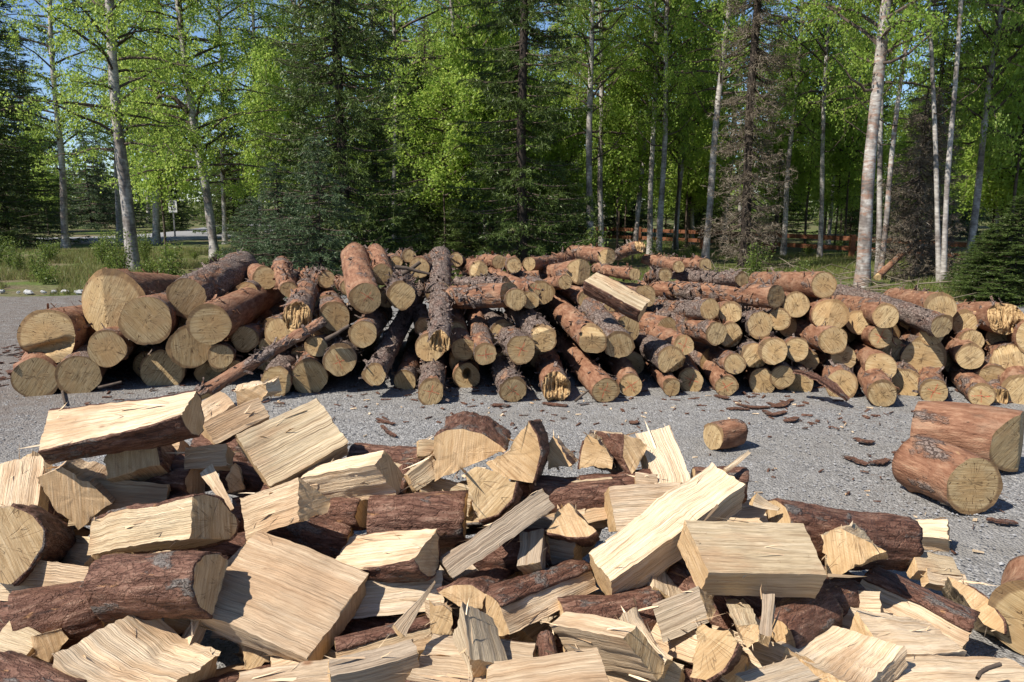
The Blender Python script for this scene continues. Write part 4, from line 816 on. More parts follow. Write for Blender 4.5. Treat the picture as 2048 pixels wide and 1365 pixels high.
 ('E', [[0.268, 3.004, 0.648], [0.272, 3.013, 0.683], [0.296, 3.016, 0.705], [0.334, 3.003, 0.686], [0.384, 2.974, 0.62], [0.379, 2.96, 0.571], [0.261, 2.983, 0.574]], (6, 8), [0.073, 0.358, -0.105], 'yellow quarter end with a black bark rim'),
 ('E', [[0.433, 2.984, 0.617], [0.446, 3.01, 0.705], [0.492, 3.013, 0.691], [0.535, 3.012, 0.658], [0.467, 2.971, 0.544]], (4, 6), [-0.096, 0.357, -0.086], 'split log with red bark and grey-yellow triangular end'),
 ('E', [[-0.22, 2.377, 0.378], [-0.18, 2.377, 0.403], [-0.127, 2.369, 0.411], [-0.091, 2.354, 0.39], [-0.087, 2.336, 0.343], [-0.173, 2.351, 0.334]], (0, 3), [0.106, 0.348, -0.109], 'low barked log with half-moon sawn end at the heap centre'),
 ('E', [[-0.263, 2.263, 0.407], [-0.191, 2.261, 0.384], [-0.172, 2.227, 0.305], [-0.242, 2.221, 0.312]], None, [-0.04, 0.272, -0.121], 'upright tan block end beside the ridged wedge'),
 ('S', 'ridge', [-0.125, 2.117, 0.458], [-0.087, 1.97, 0.381], [-0.087, -0.48, 0.873], [0.971, 0.156, 0.183], 0.134, 0.12, 'ridged wedge standing on end with one dark striped side'),
 ('S', 'quarterT', [-0.032, 2.3, 0.343], [0.276, 2.6, 0.329], [0.61, -0.603, 0.513], [-0.34, 0.386, 0.858], 0.131, 0.14, 'long split quarter with mossy bark along its upper edge'),
 ('S', 'slab', [0.065, 2.639, 0.466], [0.06, 2.529, 0.394], [-0.172, -0.536, 0.826], [-0.984, 0.131, -0.12], 0.092, 0.08, 'short grey block standing under the orange-ended quarter'),
 ('S', 'half', [-0.583, 2.55, 0.428], [-0.276, 2.45, 0.507], [-0.308, -0.222, 0.925], [0.226, 0.927, 0.298], 0.182, 0.11, 'white-topped half log with bark belly in front of the rough red slab'),
 ('S', 'slab', [-0.523, 2.389, 0.341], [-0.224, 2.422, 0.359], [0.058, -0.817, 0.573], [-0.114, 0.565, 0.817], 0.122, 0.08, 'smooth tan split with a long straight shadow, half under broad striped slab'),
 ('S', 'shard', [-0.316, 2.073, 0.415], [-0.228, 2.215, 0.489], [0.213, -0.555, 0.804], [-0.848, 0.303, 0.434], 0.033, 0.02, 'loose pale kindling splinter laid over the tan split'),
 ('S', 'quarterT', [-0.508, 2.13, 0.3], [-0.239, 2.227, 0.322], [0.18, -0.672, 0.719], [-0.294, 0.66, 0.691], 0.112, 0.12, 'split piece with rotten dark hollow along the top'),
 ('S', 'box', [-0.486, 1.962, 0.371], [-0.267, 2.046, 0.384], [0.054, -0.293, 0.954], [-0.36, 0.886, 0.293], 0.05, 0.15, 'near-edge split block with greyish sawn end'),
 ('S', 'half', [-0.258, 2.092, 0.332], [0.049, 2.032, 0.322], [0.042, 0.041, 0.998], [0.191, 0.98, -0.048], 0.249, 0.12, 'barked log with pale split top beneath the ridged wedge'),
 ('S', 'bark', [0.095, 2.161, 0.363], [0.111, 2.043, 0.339], [-0.202, -0.222, 0.954], [0.97, 0.087, 0.226], 0.032, 0.04, 'upright strip of red bark beside the torn-fibre block'),
 ('S', 'box', [0.135, 2.225, 0.368], [0.315, 2.005, 0.444], [-0.491, -0.102, 0.865], [0.62, 0.656, 0.43], 0.062, 0.18, 'fat block with torn fibres and rough broken end'),
 ('S', 'slab', [-0.067, 1.918, 0.344], [0.246, 1.963, 0.366], [-0.058, -0.086, 0.995], [-0.147, 0.986, 0.077], 0.138, 0.1, 'wide pale split at near edge in front of the torn-fibre block'),
 ('S', 'box', [0.291, 2.516, 0.392], [0.777, 2.766, 0.63], [-0.218, -0.417, 0.882], [-0.537, 0.806, 0.249], 0.156, 0.13, 'brilliant white sunlit split log lying diagonally across others'),
 ('S', 'box', [0.592, 2.436, 0.504], [0.991, 2.476, 0.47], [0.117, -0.393, 0.912], [-0.057, 0.914, 0.402], 0.206, 0.115, 'clean squared split block with straight even grain on top of the heap'),
 ('E', [[1.074, 2.63, 0.456], [1.131, 2.617, 0.492], [1.254, 2.531, 0.433], [1.08, 2.569, 0.315]], None, [0.164, 0.319, -0.127], 'triangular sawn end wedged against the clean squared block'),
 ('S', 'bark', [1.051, 2.905, 0.421], [1.645, 3.061, 0.287], [0.319, -0.552, 0.77], [-0.075, 0.796, 0.601], 0.225, 0.15, 'wet-looking dark brown barked half log at the gravel side'),
 ('S', 'box', [1.866, 3.579, 0.076], [2.011, 3.499, 0.1], [-0.313, -0.292, 0.904], [0.388, 0.829, 0.403], 0.126, 0.14, 'pale block with squared end touching the gravel'),
 ('S', 'slab', [1.609, 3.003, 0.188], [1.791, 3.029, 0.147], [0.257, -0.484, 0.837], [-0.013, 0.864, 0.503], 0.089, 0.07, 'orange-edged slab under the pale block at the gravel side'),
 ('S', 'slab', [1.635, 2.951, 0.148], [1.812, 2.977, 0.107], [0.26, -0.615, 0.745], [0.031, 0.776, 0.63], 0.067, 0.05, 'small curved chip of split wood at the gravel side'),
 ('S', 'quarterT', [1.263, 2.72, 0.231], [1.545, 2.5, 0.152], [-0.389, -0.711, 0.586], [0.506, 0.367, 0.78], 0.17, 0.14, 'long split with strip of flaky red bark and shaded hollow side'),
 ('E', [[1.619, 2.78, 0.21], [1.672, 2.751, 0.207], [1.728, 2.704, 0.18], [1.759, 2.65, 0.124], [1.754, 2.626, 0.085], [1.698, 2.665, 0.099]], (1, 4), [0.134, 0.286, -0.211], 'grey-green half-moon sawn end propped by the log round at the heap edge'),
 ('S', 'box', [1.156, 2.371, 0.236], [1.456, 2.484, 0.162], [0.31, -0.212, 0.927], [-0.27, 0.915, 0.3], 0.159, 0.08, 'squared pale block sprinkled with bark crumbs'),
 ('S', 'slab', [1.136, 2.2, 0.197], [1.631, 2.3, 0.157], [0.082, -0.011, 0.997], [-0.196, 0.98, 0.027], 0.23, 0.08, 'long bright split carrying a loose curved twig'),
 ('S', 'curve', [0.868, 2.14, 0.281], [1.114, 2.34, 0.244], [0.13, 0.021, 0.991], [-0.625, 0.778, 0.066], 0.277, 0.08, 'ribbed bright split with deep parallel ridges'),
 ('E', [[0.492, 2.039, 0.458], [0.531, 2.024, 0.457], [0.579, 2.001, 0.447], [0.602, 1.985, 0.434], [0.59, 1.97, 0.405], [0.565, 1.957, 0.371], [0.519, 1.956, 0.346], [0.481, 1.967, 0.343]], (3, 6), [0.111, 0.301, -0.203], 'orange quarter end with curved bark, in front of the clean squared block'),
 ('S', 'tri', [0.463, 2.35, 0.276], [0.593, 2.3, 0.367], [-0.567, -0.704, 0.427], [-0.254, 0.643, 0.722], 0.118, 0.11, 'split with fine straight grain and grey sawn end under the clean squared block'),
 ('S', 'curve', [0.338, 2.195, 0.405], [0.42, 2.052, 0.325], [-0.124, -0.541, 0.832], [0.884, 0.321, 0.34], 0.087, 0.08, 'bent split with wavy grain beside the torn-fibre block'),
 ('E', [[0.653, 2.166, 0.39], [0.719, 2.152, 0.391], [0.731, 2.135, 0.356], [0.679, 2.133, 0.32]], None, [0.066, 0.355, -0.117], 'split post with mossy wet end under the clean squared block'),
 ('S', 'slab', [0.768, 2.215, 0.443], [0.719, 2.101, 0.386], [-0.083, -0.416, 0.906], [-0.927, 0.365, 0.083], 0.041, 0.05, 'little upright stick of weathered split wood'),
 ('S', 'bark', [0.849, 2.306, 0.301], [1.086, 2.505, 0.281], [0.284, -0.242, 0.928], [-0.579, 0.728, 0.367], 0.166, 0.1, 'bark-plated log with grey lichen scales'),
 ('S', 'bark', [1.019, 2.521, 0.28], [1.242, 2.654, 0.244], [0.413, -0.478, 0.775], [-0.328, 0.716, 0.616], 0.145, 0.1, 'black-shaded barked piece under the triangular sawn end'),
 ('S', 'slab', [0.366, 2.767, 0.493], [0.622, 2.788, 0.506], [0.037, -0.823, 0.567], [-0.086, 0.562, 0.822], 0.156, 0.1, 'flat pale split with an oval knot behind the white sunlit split'),
 ('S', 'slab', [0.573, 3.161, 0.681], [0.618, 2.924, 0.537], [-0.097, -0.533, 0.841], [0.983, 0.083, 0.167], 0.147, 0.09, 'tall pale slab standing up at the back of the heap'),
 ('S', 'bark', [0.713, 2.985, 0.562], [0.908, 2.952, 0.548], [-0.06, -0.662, 0.747], [0.167, 0.731, 0.662], 0.115, 0.09, 'curved red bark piece behind the white sunlit split'),
 ('S', 'shard', [0.809, 2.905, 0.593], [0.917, 2.975, 0.644], [0.2, -0.759, 0.62], [-0.598, 0.406, 0.691], 0.03, 0.02, 'pointed pale splinter sticking out beyond the white sunlit split'),
 ('S', 'slab', [0.645, 1.981, 0.308], [0.844, 2.107, 0.283], [0.18, -0.09, 0.979], [-0.513, 0.841, 0.171], 0.103, 0.08, 'wavy-grained split at near edge beside the ribbed bright split'),
 ('E', [[1.148, 2.374, 0.175], [1.192, 2.348, 0.172], [1.193, 2.308, 0.113], [1.138, 2.32, 0.086]], None, [0.159, 0.285, -0.195], 'small dark-sided chunk between the ribbed and crumb-sprinkled splits'),
 ('S', 'shard', [0.926, 2.914, 0.474], [1.019, 2.911, 0.436], [0.185, -0.837, 0.515], [0.335, 0.546, 0.768], 0.036, 0.03, 'splintered chip cluster beside the white sunlit split'),
 ('S', 'slab', [0.472, 2.939, 0.544], [0.551, 2.931, 0.538], [-0.055, -0.871, 0.488], [0.115, 0.48, 0.87], 0.05, 0.06, 'stub of split wood below the tall pale slab'),
]
DEBRIS=[([[1.657, 6.029, 0.006], [1.74, 6.025, 0.014], [1.831, 6.015, 0.006]], 0.05), ([[1.783, 6.177, 0.006], [1.867, 6.051, 0.014], [2.043, 6.095, 0.006]], 0.05), ([[2.039, 6.219, 0.006], [2.082, 6.085, 0.014], [2.267, 6.326, 0.006]], 0.05), ([[1.931, 5.983, 0.006], [1.948, 5.826, 0.014], [2.088, 5.95, 0.006]], 0.05), ([[1.985, 5.691, 0.006], [2.039, 5.686, 0.014], [2.118, 5.787, 0.006]], 0.05), ([[2.101, 4.873, 0.006], [2.131, 4.75, 0.014], [2.172, 4.703, 0.006]], 0.05), ([[2.192, 4.732, 0.006], [2.257, 4.729, 0.014], [2.346, 4.804, 0.006]], 0.05), ([[2.427, 4.918, 0.006], [2.485, 4.925, 0.014], [2.565, 4.972, 0.006]], 0.05), ([[2.33, 5.252, 0.006], [2.343, 5.146, 0.014], [2.42, 5.187, 0.006]], 0.05), ([[2.408, 3.855, 0.006], [2.445, 3.807, 0.014], [2.526, 3.812, 0.006]], 0.05), ([[0.855, 5.644, 0.006], [0.914, 5.616, 0.014]], 0.05), ([[1.683, 6.474, 0.006], [1.754, 6.331, 0.014]], 0.05), ([[-0.999, 5.741, 0.008], [-0.927, 5.667, 0.008], [-0.849, 5.596, 0.008]], 0.03), ([[-0.932, 5.558, 0.008], [-0.853, 5.377, 0.008], [-0.79, 5.288, 0.008]], 0.03), ([[0.853, 5.667, 0.008], [0.924, 5.64, 0.008]], 0.03), ([[-0.162, 6.119, 0.008], [-0.095, 6.156, 0.008], [-0.021, 6.103, 0.008]], 0.06), ([[0.244, 6.21, 0.008], [0.336, 6.156, 0.008], [0.435, 6.119, 0.008]], 0.06)]
SLAB=[[2.267, 6.35, 0.227], [2.383, 6.3, 0.213], [2.488, 6.22, 0.171], [2.546, 6.15, 0.121], [2.62, 6.1, 0.053]]
STICKS=[([[-1.107, 7.6, 0.973], [-1.005, 7.62, 0.963], [-0.895, 7.64, 0.929], [-0.783, 7.66, 0.903]], 0.022, 0.012, 'crooked dark stick lying on top of the log stack'), ([[-1.1, 7.7, 0.875], [-0.986, 7.72, 0.93], [-0.88, 7.74, 1.011]], 0.024, 0.018, 'forked dark branch end on top of the log stack'), ([[-1.531, 6.5, 0.468], [-1.443, 6.52, 0.515], [-1.339, 6.54, 0.583]], 0.02, 0.012, 'bent branch poking out beside a slim log'), ([[1.346, 2.12, 0.236], [1.366, 2.14, 0.242], [1.4, 2.16, 0.244], [1.447, 2.18, 0.244]], 0.006, 0.007, 'loose curved twig on the long bright split'), ([[-3.789, 6.597, 0.02], [-3.648, 6.359, 0.02], [-3.511, 6.136, 0.02]], 0.012, 0.01, 'short stick lying on gravel by the bottom logs'), ([[-3.328, 6.3, 0.112], [-3.247, 6.32, 0.129], [-3.155, 6.34, 0.15]], 0.012, 0.01, 'pale stick lying under the shaded logs'), ([[0.501, 6.2, 0.025], [0.556, 6.22, 0.068], [0.612, 6.24, 0.105]], 0.012, 0.008, 'small broken branch on gravel between two bottom logs')]
LANDMARK={'stout log whose sawn face has a splintered slot torn out': 'the slotted log', 'flared butt log with broad two-facet sawn face, fattest in the stack': 'the flared butt log', 'log shedding long sheets of dark grey bark on top of the stack': 'the log shedding dark bark', 'long smooth reddish log with nearly all its bark worn off': 'the long smooth log', 'log with a shattered orange splintered end': 'the shattered log', 'long reddish log with red crayon on its face, rising to the top of the stack': 'the crayoned log that rises to the top', 'short scaly log jutting forward alone onto the gravel': 'the short log jutting onto gravel', 'long scaly log running straight back with chipped broken front end': 'the straight chip-ended log', 'log with a dark rotten hole in its face on the gravel': 'the log with a rotten hole', 'bottom log whose sawn face is torn open at one side': 'the torn-faced bottom log', 'reddish log with a pale notch chopped above its sawn face': 'the notched log', 'long slim log reaching out of the stack onto open gravel': 'the slim log reaching onto gravel', 'dark log lying crosswise with a grey bark patch on top': 'the crosswise dark log', 'rotten log stub with crumbling end perched on top of the stack': 'the rotten stub', 'reddish log with a cracked round face on top of the stack near the scarred birch': 'the cracked top log by the birch', 'long flaky log lying across the upper stack below the split half log': 'the long log across the upper stack', 'log with a dark diagonal ridge across its two-facet sawn face': 'the ridged two-facet log', 'longest log slanting down the outer slope of the stack': 'the longest slanting log', 'log with its side torn into long orange splinters': 'the log with orange splinters', 'long flaky log slanting out between two shaded log ends': 'the long slanting flaky log', 'thick log with ragged bark edge wedged under the peeling dark log': 'the ragged-edged thick log', 'slim reddish log sticking up alone behind the shattered log': 'the lone slim upright log'}
SAPLINGS=[(-0.47, 23.58, 5.49), (-0.77, 27.44, 6.68), (-0.61, 29.26, 3.3), (-1.45, 25.36, 3.45), (-2.7, 28.48, 6.94), (-0.65, 23.84, 5.88), (-1.92, 27.67, 4.26), (-0.82, 29.89, 6.95), (-0.55, 29.22, 5.89), (-1.38, 29.31, 3.54), (-1.67, 26.45, 5.02), (6.23, 28.76, 3.44), (4.49, 35.67, 3.7), (4.24, 30.39, 5.57), (5.96, 27.71, 6.74), (6.35, 29.89, 3.92), (6.14, 32.35, 4.22), (4.47, 33.9, 5.76), (6.31, 28.98, 5.95), (8.86, 27.07, 3.88), (12.93, 31.86, 5.54), (12.59, 32.72, 4.43), (10.83, 27.13, 4.63), (9.14, 28.13, 6.64), (13.17, 34.12, 5.5), (13.07, 34.15, 5.57), (13.29, 22.01, 5.36), (13.61, 23.01, 4.75), (13.13, 21.36, 6.04), (10.72, 17.36, 6.17), (12.64, 19.98, 5.99), (13.51, 21.49, 3.69), (-21.8, 38.13, 5.16), (-9.64, 33.49, 5.06), (-7.94, 27.25, 6.82), (-4.98, 32.22, 4.6), (-4.94, 30.49, 4.1), (-3.41, 25.56, 3.71), (-6.44, 32.1, 5.01), (0.48, 25.58, 5.34), (0.56, 26.53, 4.0), (1.8, 25.16, 4.61), (1.63, 31.21, 4.74), (0.74, 27.37, 4.61), (13.17, 26.12, 4.8), (14.68, 28.69, 6.8), (15.98, 32.86, 4.47), (15.34, 31.34, 5.25), (17.66, 32.97, 4.28), (-1.74, 21, 4.4), (-1.25, 21.5, 4.8), (-0.89, 22.5, 7.5), (-0.53, 22, 4.6), (-1.12, 23, 5), (3.13, 24, 6), (4.94, 24.5, 7), (9.24, 25.5, 7), (10.7, 26, 6.5), (-10.3, 24, 6)]
ROUNDS=[[2.378, 3.945, 0.15], [2.278, 4.345, 0.153], [2.995, 4.562, 0.195], [2.555, 4.902, 0.183], [1.833, 2.614, 0.145], [2.003, 2.814, 0.145]]
# ------------------------------------------------------------ ground, lot, road
def sheet(name, xs, ys, z, mat, amp=0.0, seed=1):
    X, Y = np.meshgrid(xs, ys)
    Z = np.full_like(X, z) + amp * vn(X * .6, Y * .6, 0, seed) if amp else np.full_like(X, z)
    v = np.stack([X, Y, Z], -1).reshape(-1, 3)
    return np_mesh(name, v, [grid_faces(len(xs), len(ys))], [mat])

link('ground', sheet('ground', np.array([-500, -60, -20, 0, 20, 60, 500.]), np.array([-60, 0, 15, 40, 100, 700.]), -.02, M['ground']), kind='structure')
# gravel lot with an uneven far edge
xs = np.linspace(-40, 40, 321)
far = 13.4 + .25 * vn(xs * .5, 3.3) + .18 * vn(xs * 1.9, 7.1) + np.interp(xs, [-40, -4, 4, 40], [.6, .3, -.7, -.9])
rows = np.concatenate([[-6, -2, 0], np.linspace(1, 8, 60), [9, 10, 11, 12, 12.6]])
V = [np.stack([xs, np.full_like(xs, y), -.004 + .006 * vn(xs * 1.3, y * 1.3)], -1) for y in rows]
V.append(np.stack([xs, far, np.full_like(xs, -.004)], -1))
V.append(np.stack([xs, far + .12, np.full_like(xs, -.03)], -1))
link('gravel_lot', np_mesh('gravel_lot', np.concatenate(V), [grid_faces(len(xs), len(V))], [M['gravel']]), kind='structure')
# paved road curving away behind the birches
rc = np.array([[-40, 29.5], [-28, 30.5], [-20, 31.2], [-16, 33], [-14.2, 37], [-15, 46], [-18, 62]], float)
t = np.linspace(0, 1, 60)
ti = np.linspace(0, 1, len(rc))
rx, ry = np.interp(t, ti, rc[:, 0]), np.interp(t, ti, rc[:, 1])
rx, ry = [np.convolve(np.pad(a, 6, 'edge'), np.ones(13) / 13, 'valid') for a in (rx, ry)]
d = np.stack([np.gradient(rx), np.gradient(ry)], -1)
d /= np.linalg.norm(d, axis=1)[:, None]
w = 2.6
v = np.concatenate([np.stack([rx + d[:, 1] * k, ry - d[:, 0] * k, np.full_like(rx, zz)], -1)[:, None] for k, zz in ((w, -.02), (w - .1, .03), (0, .06), (-w + .1, .03), (-w, -.02))], 1).reshape(-1, 3)
link('road', np_mesh('road', v, [grid_faces(5, 60)[:, ::-1]], [M['road']]), kind='structure')

# loose gravel stones lying on the lot
def blob(n):
    k = np.array([[1, 0, 0], [-1, 0, 0], [0, 1, 0], [0, -1, 0], [0, 0, 1], [0, 0, -1.]])
    f = np.array([[0, 2, 4], [2, 1, 4], [1, 3, 4], [3, 0, 4], [2, 0, 5], [1, 2, 5], [3, 1, 5], [0, 3, 5]])
    return k, f
def pebbles(n, x0, x1, y0, y1, smin, smax, seed):
    r = np.random.default_rng(seed)
    k, f = blob(1)
    c = np.stack([r.uniform(x0, x1, n), y0 + (y1 - y0) * r.uniform(0, 1, n) ** 1.3, np.zeros(n)], -1)
    s = smin + (smax - smin) * r.uniform(0, 1, n) ** 3
    v = k[None] * r.uniform(.6, 1.2, (n, 6, 1)) * s[:, None, None] * np.array([1, 1, .6])
    a = r.uniform(0, 6.28, n)
    ca, sa = np.cos(a)[:, None], np.sin(a)[:, None]
    v = np.stack([v[..., 0] * ca - v[..., 1] * sa, v[..., 0] * sa + v[..., 1] * ca, v[..., 2]], -1) + c[:, None]
    F_ = (f[None] + (np.arange(n) * 6)[:, None, None]).reshape(-1, 3)
    return v.reshape(-1, 3), F_
pv, pf = pebbles(26000, -4.6, 5.2, 3.0, 8.6, .0035, .013, 4)
link('loose_gravel', np_mesh('loose_gravel', pv, [pf], [M['pebble']], smooth=False), label='loose grey gravel stones strewn over the lot', category='gravel', kind='stuff')

# ------------------------------------------------------------ logs
def end_shape(e, x, y, r, seed):
    """how far the sawn face is set back (+) or stands out (-)"""
    q = np.random.default_rng(seed)
    tx, ty = q.uniform(-.16, .16), q.uniform(-.10, .14)
    z = tx * x + ty * y + .0012 * vn(x * 60, y * 60, seed)
    if e == 'two':
        ph = q.uniform(-.35, .35)
        s_ = x * math.cos(ph) + y * math.sin(ph) - .15 * r
        z = z + np.where(s_ > 0, s_ * .75, -.05 * s_)
    elif e == 'brk':
        j = vn(x * 95, y * 16, 5, seed) * .7 + vn(x * 150, y * 30, 9, seed) * .3
        z = z + .028 * j + .06 * vn(x * 12, y * 14, 2, seed)
    elif e == 'slot':
        b = np.abs(y + .42 * r + .25 * x)
        z = z + .09 * (1 - sstep(.10 * r, .24 * r, b)) * sstep(-1.0 * r, -.6 * r, x) + (.02 * vn(x * 60, y * 60, 3, seed)) * (b < .2 * r)
    elif e == 'hole':
        b = np.hypot(x + .05 * r, (y - .15 * r) * .75)
        z = z + .16 * (1 - sstep(.12 * r, .36 * r, b))
    elif e == 'chip':
        b = -.6 * x - .8 * y - .45 * r if q.uniform() < .5 else .9 * y + .3 * x - .5 * r
        z = z + sstep(0, .35 * r, b) * (.07 + .03 * vn(x * 50, y * 50, 4, seed))
    elif e == 'bev':
        z = z + np.maximum(0, y - .35 * r) * 1.6
    return z

def flakes(L, rfun, n, seed, lift=1.0):
    q = np.random.default_rng(seed)
    V, Fq = [], []
    for i in range(n):
        th = q.uniform(-.5, math.pi + .5) if q.uniform() < .8 else q.uniform(0, 6.28)
        z = q.uniform(.02, L - .05)
        ln, wd = q.uniform(.025, .085), q.uniform(.012, .045)
        r = rfun(th, z)
        er = np.array([math.cos(th), math.sin(th), 0])
        et = np.array([-math.sin(th), math.cos(th), 0])
        ez = np.array([0, 0, 1.0])
        a = q.uniform(0, 6.28)
        d1 = et * math.cos(a) + ez * math.sin(a)
        d2 = -et * math.sin(a) + ez * math.cos(a)
        up = q.uniform(.1, .9) * lift
        base = er * (r - .002) + ez * z
        rowsv = []
        for k, s in enumerate((0, .5, 1.0)):
            c = base + d1 * ln * s + er * (up * ln * s * s + .002 - .5 * (ln * s * math.cos(a)) ** 2 / r)
            wk = wd * (1 - .35 * s) * q.uniform(.6, 1.1)
            rowsv += [c - d2 * wk / 2 + er * q.uniform(-.002, .002), c + d2 * wk / 2]
        o = len(V) * 12
        top = np.array(rowsv)
        V.append(np.concatenate([top, top - er * .0035]))
        f = []
        for s in (0, 2):
            f += [[s, s + 1, s + 3, s + 2], [s + 6, s + 8, s + 9, s + 7], [s, s + 2, s + 8, s + 6], [s + 1, s + 7, s + 9, s + 3]]
        f += [[4, 5, 11, 10], [0, 6, 7, 1]]
        Fq.append(np.array(f) + o)
    return np.concatenate(V), np.concatenate(Fq)

PEEL = {'s': (.95, .35, .3), 'p': (.72, .75, .7), 'm': (.48, .8, 1.0), 'g': (.16, .6, 1.5), 'd': (.5, .5, .9)}
def make_log(P, Q, r0, r1, style, e, mark, fl, seed, name='log', label=None, category='log', group=None):
    P, Q = np.array(P, float), np.array(Q, float)
    Z = Q - P
    L = float(np.linalg.norm(Z))
    Z /= L
    up = np.array([0, 0, 1.0])
    Yv = up - Z * up.dot(Z)
    Yv /= np.linalg.norm(Yv)
    Xv = np.cross(Yv, Z)
    peel, scuff, rgh = PEEL[style]
    q = np.random.default_rng(seed)
    nr, nz = 40, max(14, int(L / .055))
    th = np.arange(nr) / nr * 2 * math.pi
    zs = np.linspace(0, L, nz)
    T, ZZ = np.meshgrid(th, zs)
    kn = [(q.uniform(0, 6.28), q.uniform(.1, L), q.uniform(.012, .045)) for _ in range(int(L * 3))]
    bow = q.uniform(-.02, .02, 2)
    def rad(t, z):
        t, z = np.asarray(t, float), np.asarray(z, float)
        r = r0 + (r1 - r0) * (z / L)
        cx, sx = np.cos(t), np.sin(t)
        r = r * (1 + .09 * vn(cx * 1.1 + 9, sx * 1.1 + z * .4, z * .6, seed) + .02 * vn(cx * 3, sx * 3, z * 3, seed + 1))
        pl = vn(cx * r0 * 20, sx * r0 * 20, z * 9, seed + 2) + .5 * vn(cx * r0 * 44, sx * r0 * 44, z * 22, seed + 3)
        r = r + rgh * .006 * sstep(-.1, .15, pl) + rgh * .0018 * vn(cx * r0 * 90, sx * r0 * 90, z * 50, seed + 4)
        for a, zk, h in kn:
            da = np.abs((t - a + math.pi) % (2 * math.pi) - math.pi) * r0
            r = r + h * np.exp(-(da ** 2 + (z - zk) ** 2) / (.022 ** 2))
        return r
    R = rad(T, ZZ)
    bx = bow[0] * np.sin(ZZ / L * math.pi)
    by = bow[1] * np.sin(ZZ / L * math.pi)
    Xc, Yc = R * np.cos(T), R * np.sin(T)
    e0 = end_shape(e, Xc[0], Yc[0], r0, seed)
    fade = np.clip(1 - zs / .3, 0, 1)[:, None]
    Zc = ZZ + e0[None] * fade
    body = np.stack([Xc + bx, Yc + by, Zc], -1).reshape(-1, 3)
    nb = len(body)
    body = np.concatenate([body, [[bx[-1, 0], by[-1, 0], L]]])
    back = np.stack([np.full(nr, nb), nb - nr + (np.arange(nr) + 1) % nr, nb - nr + np.arange(nr)], -1)
    fq = grid_faces(nr, nz, 0, True)[:, ::-1]
    me = np_mesh(name, body, [fq[:, ::-1], back[:, ::-1]], [M['bark'], M['end']], mat_idx=[0, 1])
    o = link(name, me, None, frame(P, Xv, Yv, Z), label, category, group)
    o['peel'], o['scuff'] = peel + q.uniform(-.12, .12), scuff * q.uniform(.5, 1.2)
    # sawn face
    ka = 22 if e == 'brk' else 12
    fr = np.linspace(1, 0, ka + 1)[:-1]
    CX, CY = fr[:, None] * Xc[0][None], fr[:, None] * Yc[0][None]
    CZ = end_shape(e, CX, CY, r0, seed)
    cv_ = np.concatenate([np.stack([CX, CY, CZ], -1).reshape(-1, 3), [[0, 0, float(end_shape(e, np.zeros(1), np.zeros(1), r0, seed)[0])]]])
    cq = grid_faces(nr, ka, 0, True)
    ct = np.stack([(ka - 1) * nr + np.arange(nr), (ka - 1) * nr + (np.arange(nr) + 1) % nr, np.full(nr, ka * nr)], -1)
    cq, ct = cq[:, ::-1], ct[:, ::-1]
    pith = q.uniform(-.12, .12, 2) * r0
    uv = [(cv_[f][..., :2] - pith) for f in (cq, ct)]
    cm = np_mesh('cut_face', cv_, [cq, ct], [M['rot' if e == 'brk' else 'end']], uv=uv, smooth=e not in ('brk', 'two', 'chip'))
    c = link('cut_face', cm, o)
    c['logend'], c['mark'], c['rad'] = 1.0, float(mark), r0
    c['tone'] = .56
    if fl:
        fv, ff = flakes(L, lambda a, z: float(rad(a, z)), 38 * fl, seed + 9)
        f_ = link('bark_flakes', np_mesh('bark_flakes', fv, [ff], [M['bark']], smooth=False), o, kind='stuff')
        f_['peel'], f_['scuff'] = peel * .6, 1.0
    return o

def head(label):
    for k in (' with ', ' in ', ' on ', ' under ', ' behind ', ' beside ', ' lying ', ' standing ', ' laid ', ' at ', ' between ', ' rising ', ' hung ', ' against ', ' right ', ' half ', ' tucked ', ' leaning ', ' crossed ', ' sprinkled ', ' carrying ', ' touching ', ' wedged ', ' deep ', ' below ', ' beneath ', ' sticking ', ' propped ', ' near ', ', '):
        label = label.split(k)[0]
    return label

BARKW = {'s': 'smooth', 'p': 'reddish', 'm': 'flaky', 'g': 'grey scaly', 'd': 'shaded'}
KEYS = [(k, L_[:3], w) for L_ in LOGS if L_[13] for k, w in LANDMARK.items() if L_[13] == k]
for i, (px, py, pz, qx, qy, qz, r0, r1, st, e, mark, fl, row, lab) in enumerate(LOGS):
    size = 'slim' if r0 < .092 else ('stout' if r0 > .145 else 'middling')
    label = lab
    if not lab:
        k = min(KEYS, key=lambda a: (a[1][0] - px) ** 2 + .4 * (a[1][1] - py) ** 2 + (a[1][2] - pz) ** 2)
        dz, dx = pz - k[1][2], abs(px - k[1][0])
        rel = 'above' if dz > max(.12, dx * .6) else ('below' if dz < -max(.12, dx * .6) else 'beside')
        if k[1][1] < py - .5:
            rel = 'behind'
        label = '%s %s log%s %s %s' % (size, BARKW[st], ' marked in red crayon' if mark else '', rel, k[2])
    make_log((px, py, pz), (qx, qy, qz), r0, r1, st, e, mark, max(fl, 1), 100 + i * 7, label=label, group='logs heaped in the long stack')

# thin pole slanting out of the stack to the ground
make_log(POLE[:3], POLE[3:], .052, .04, 'd', 'chip', 0, 1, 5001, 'pole', 'thin bare pole slanting down from the log stack to the ground', 'pole')

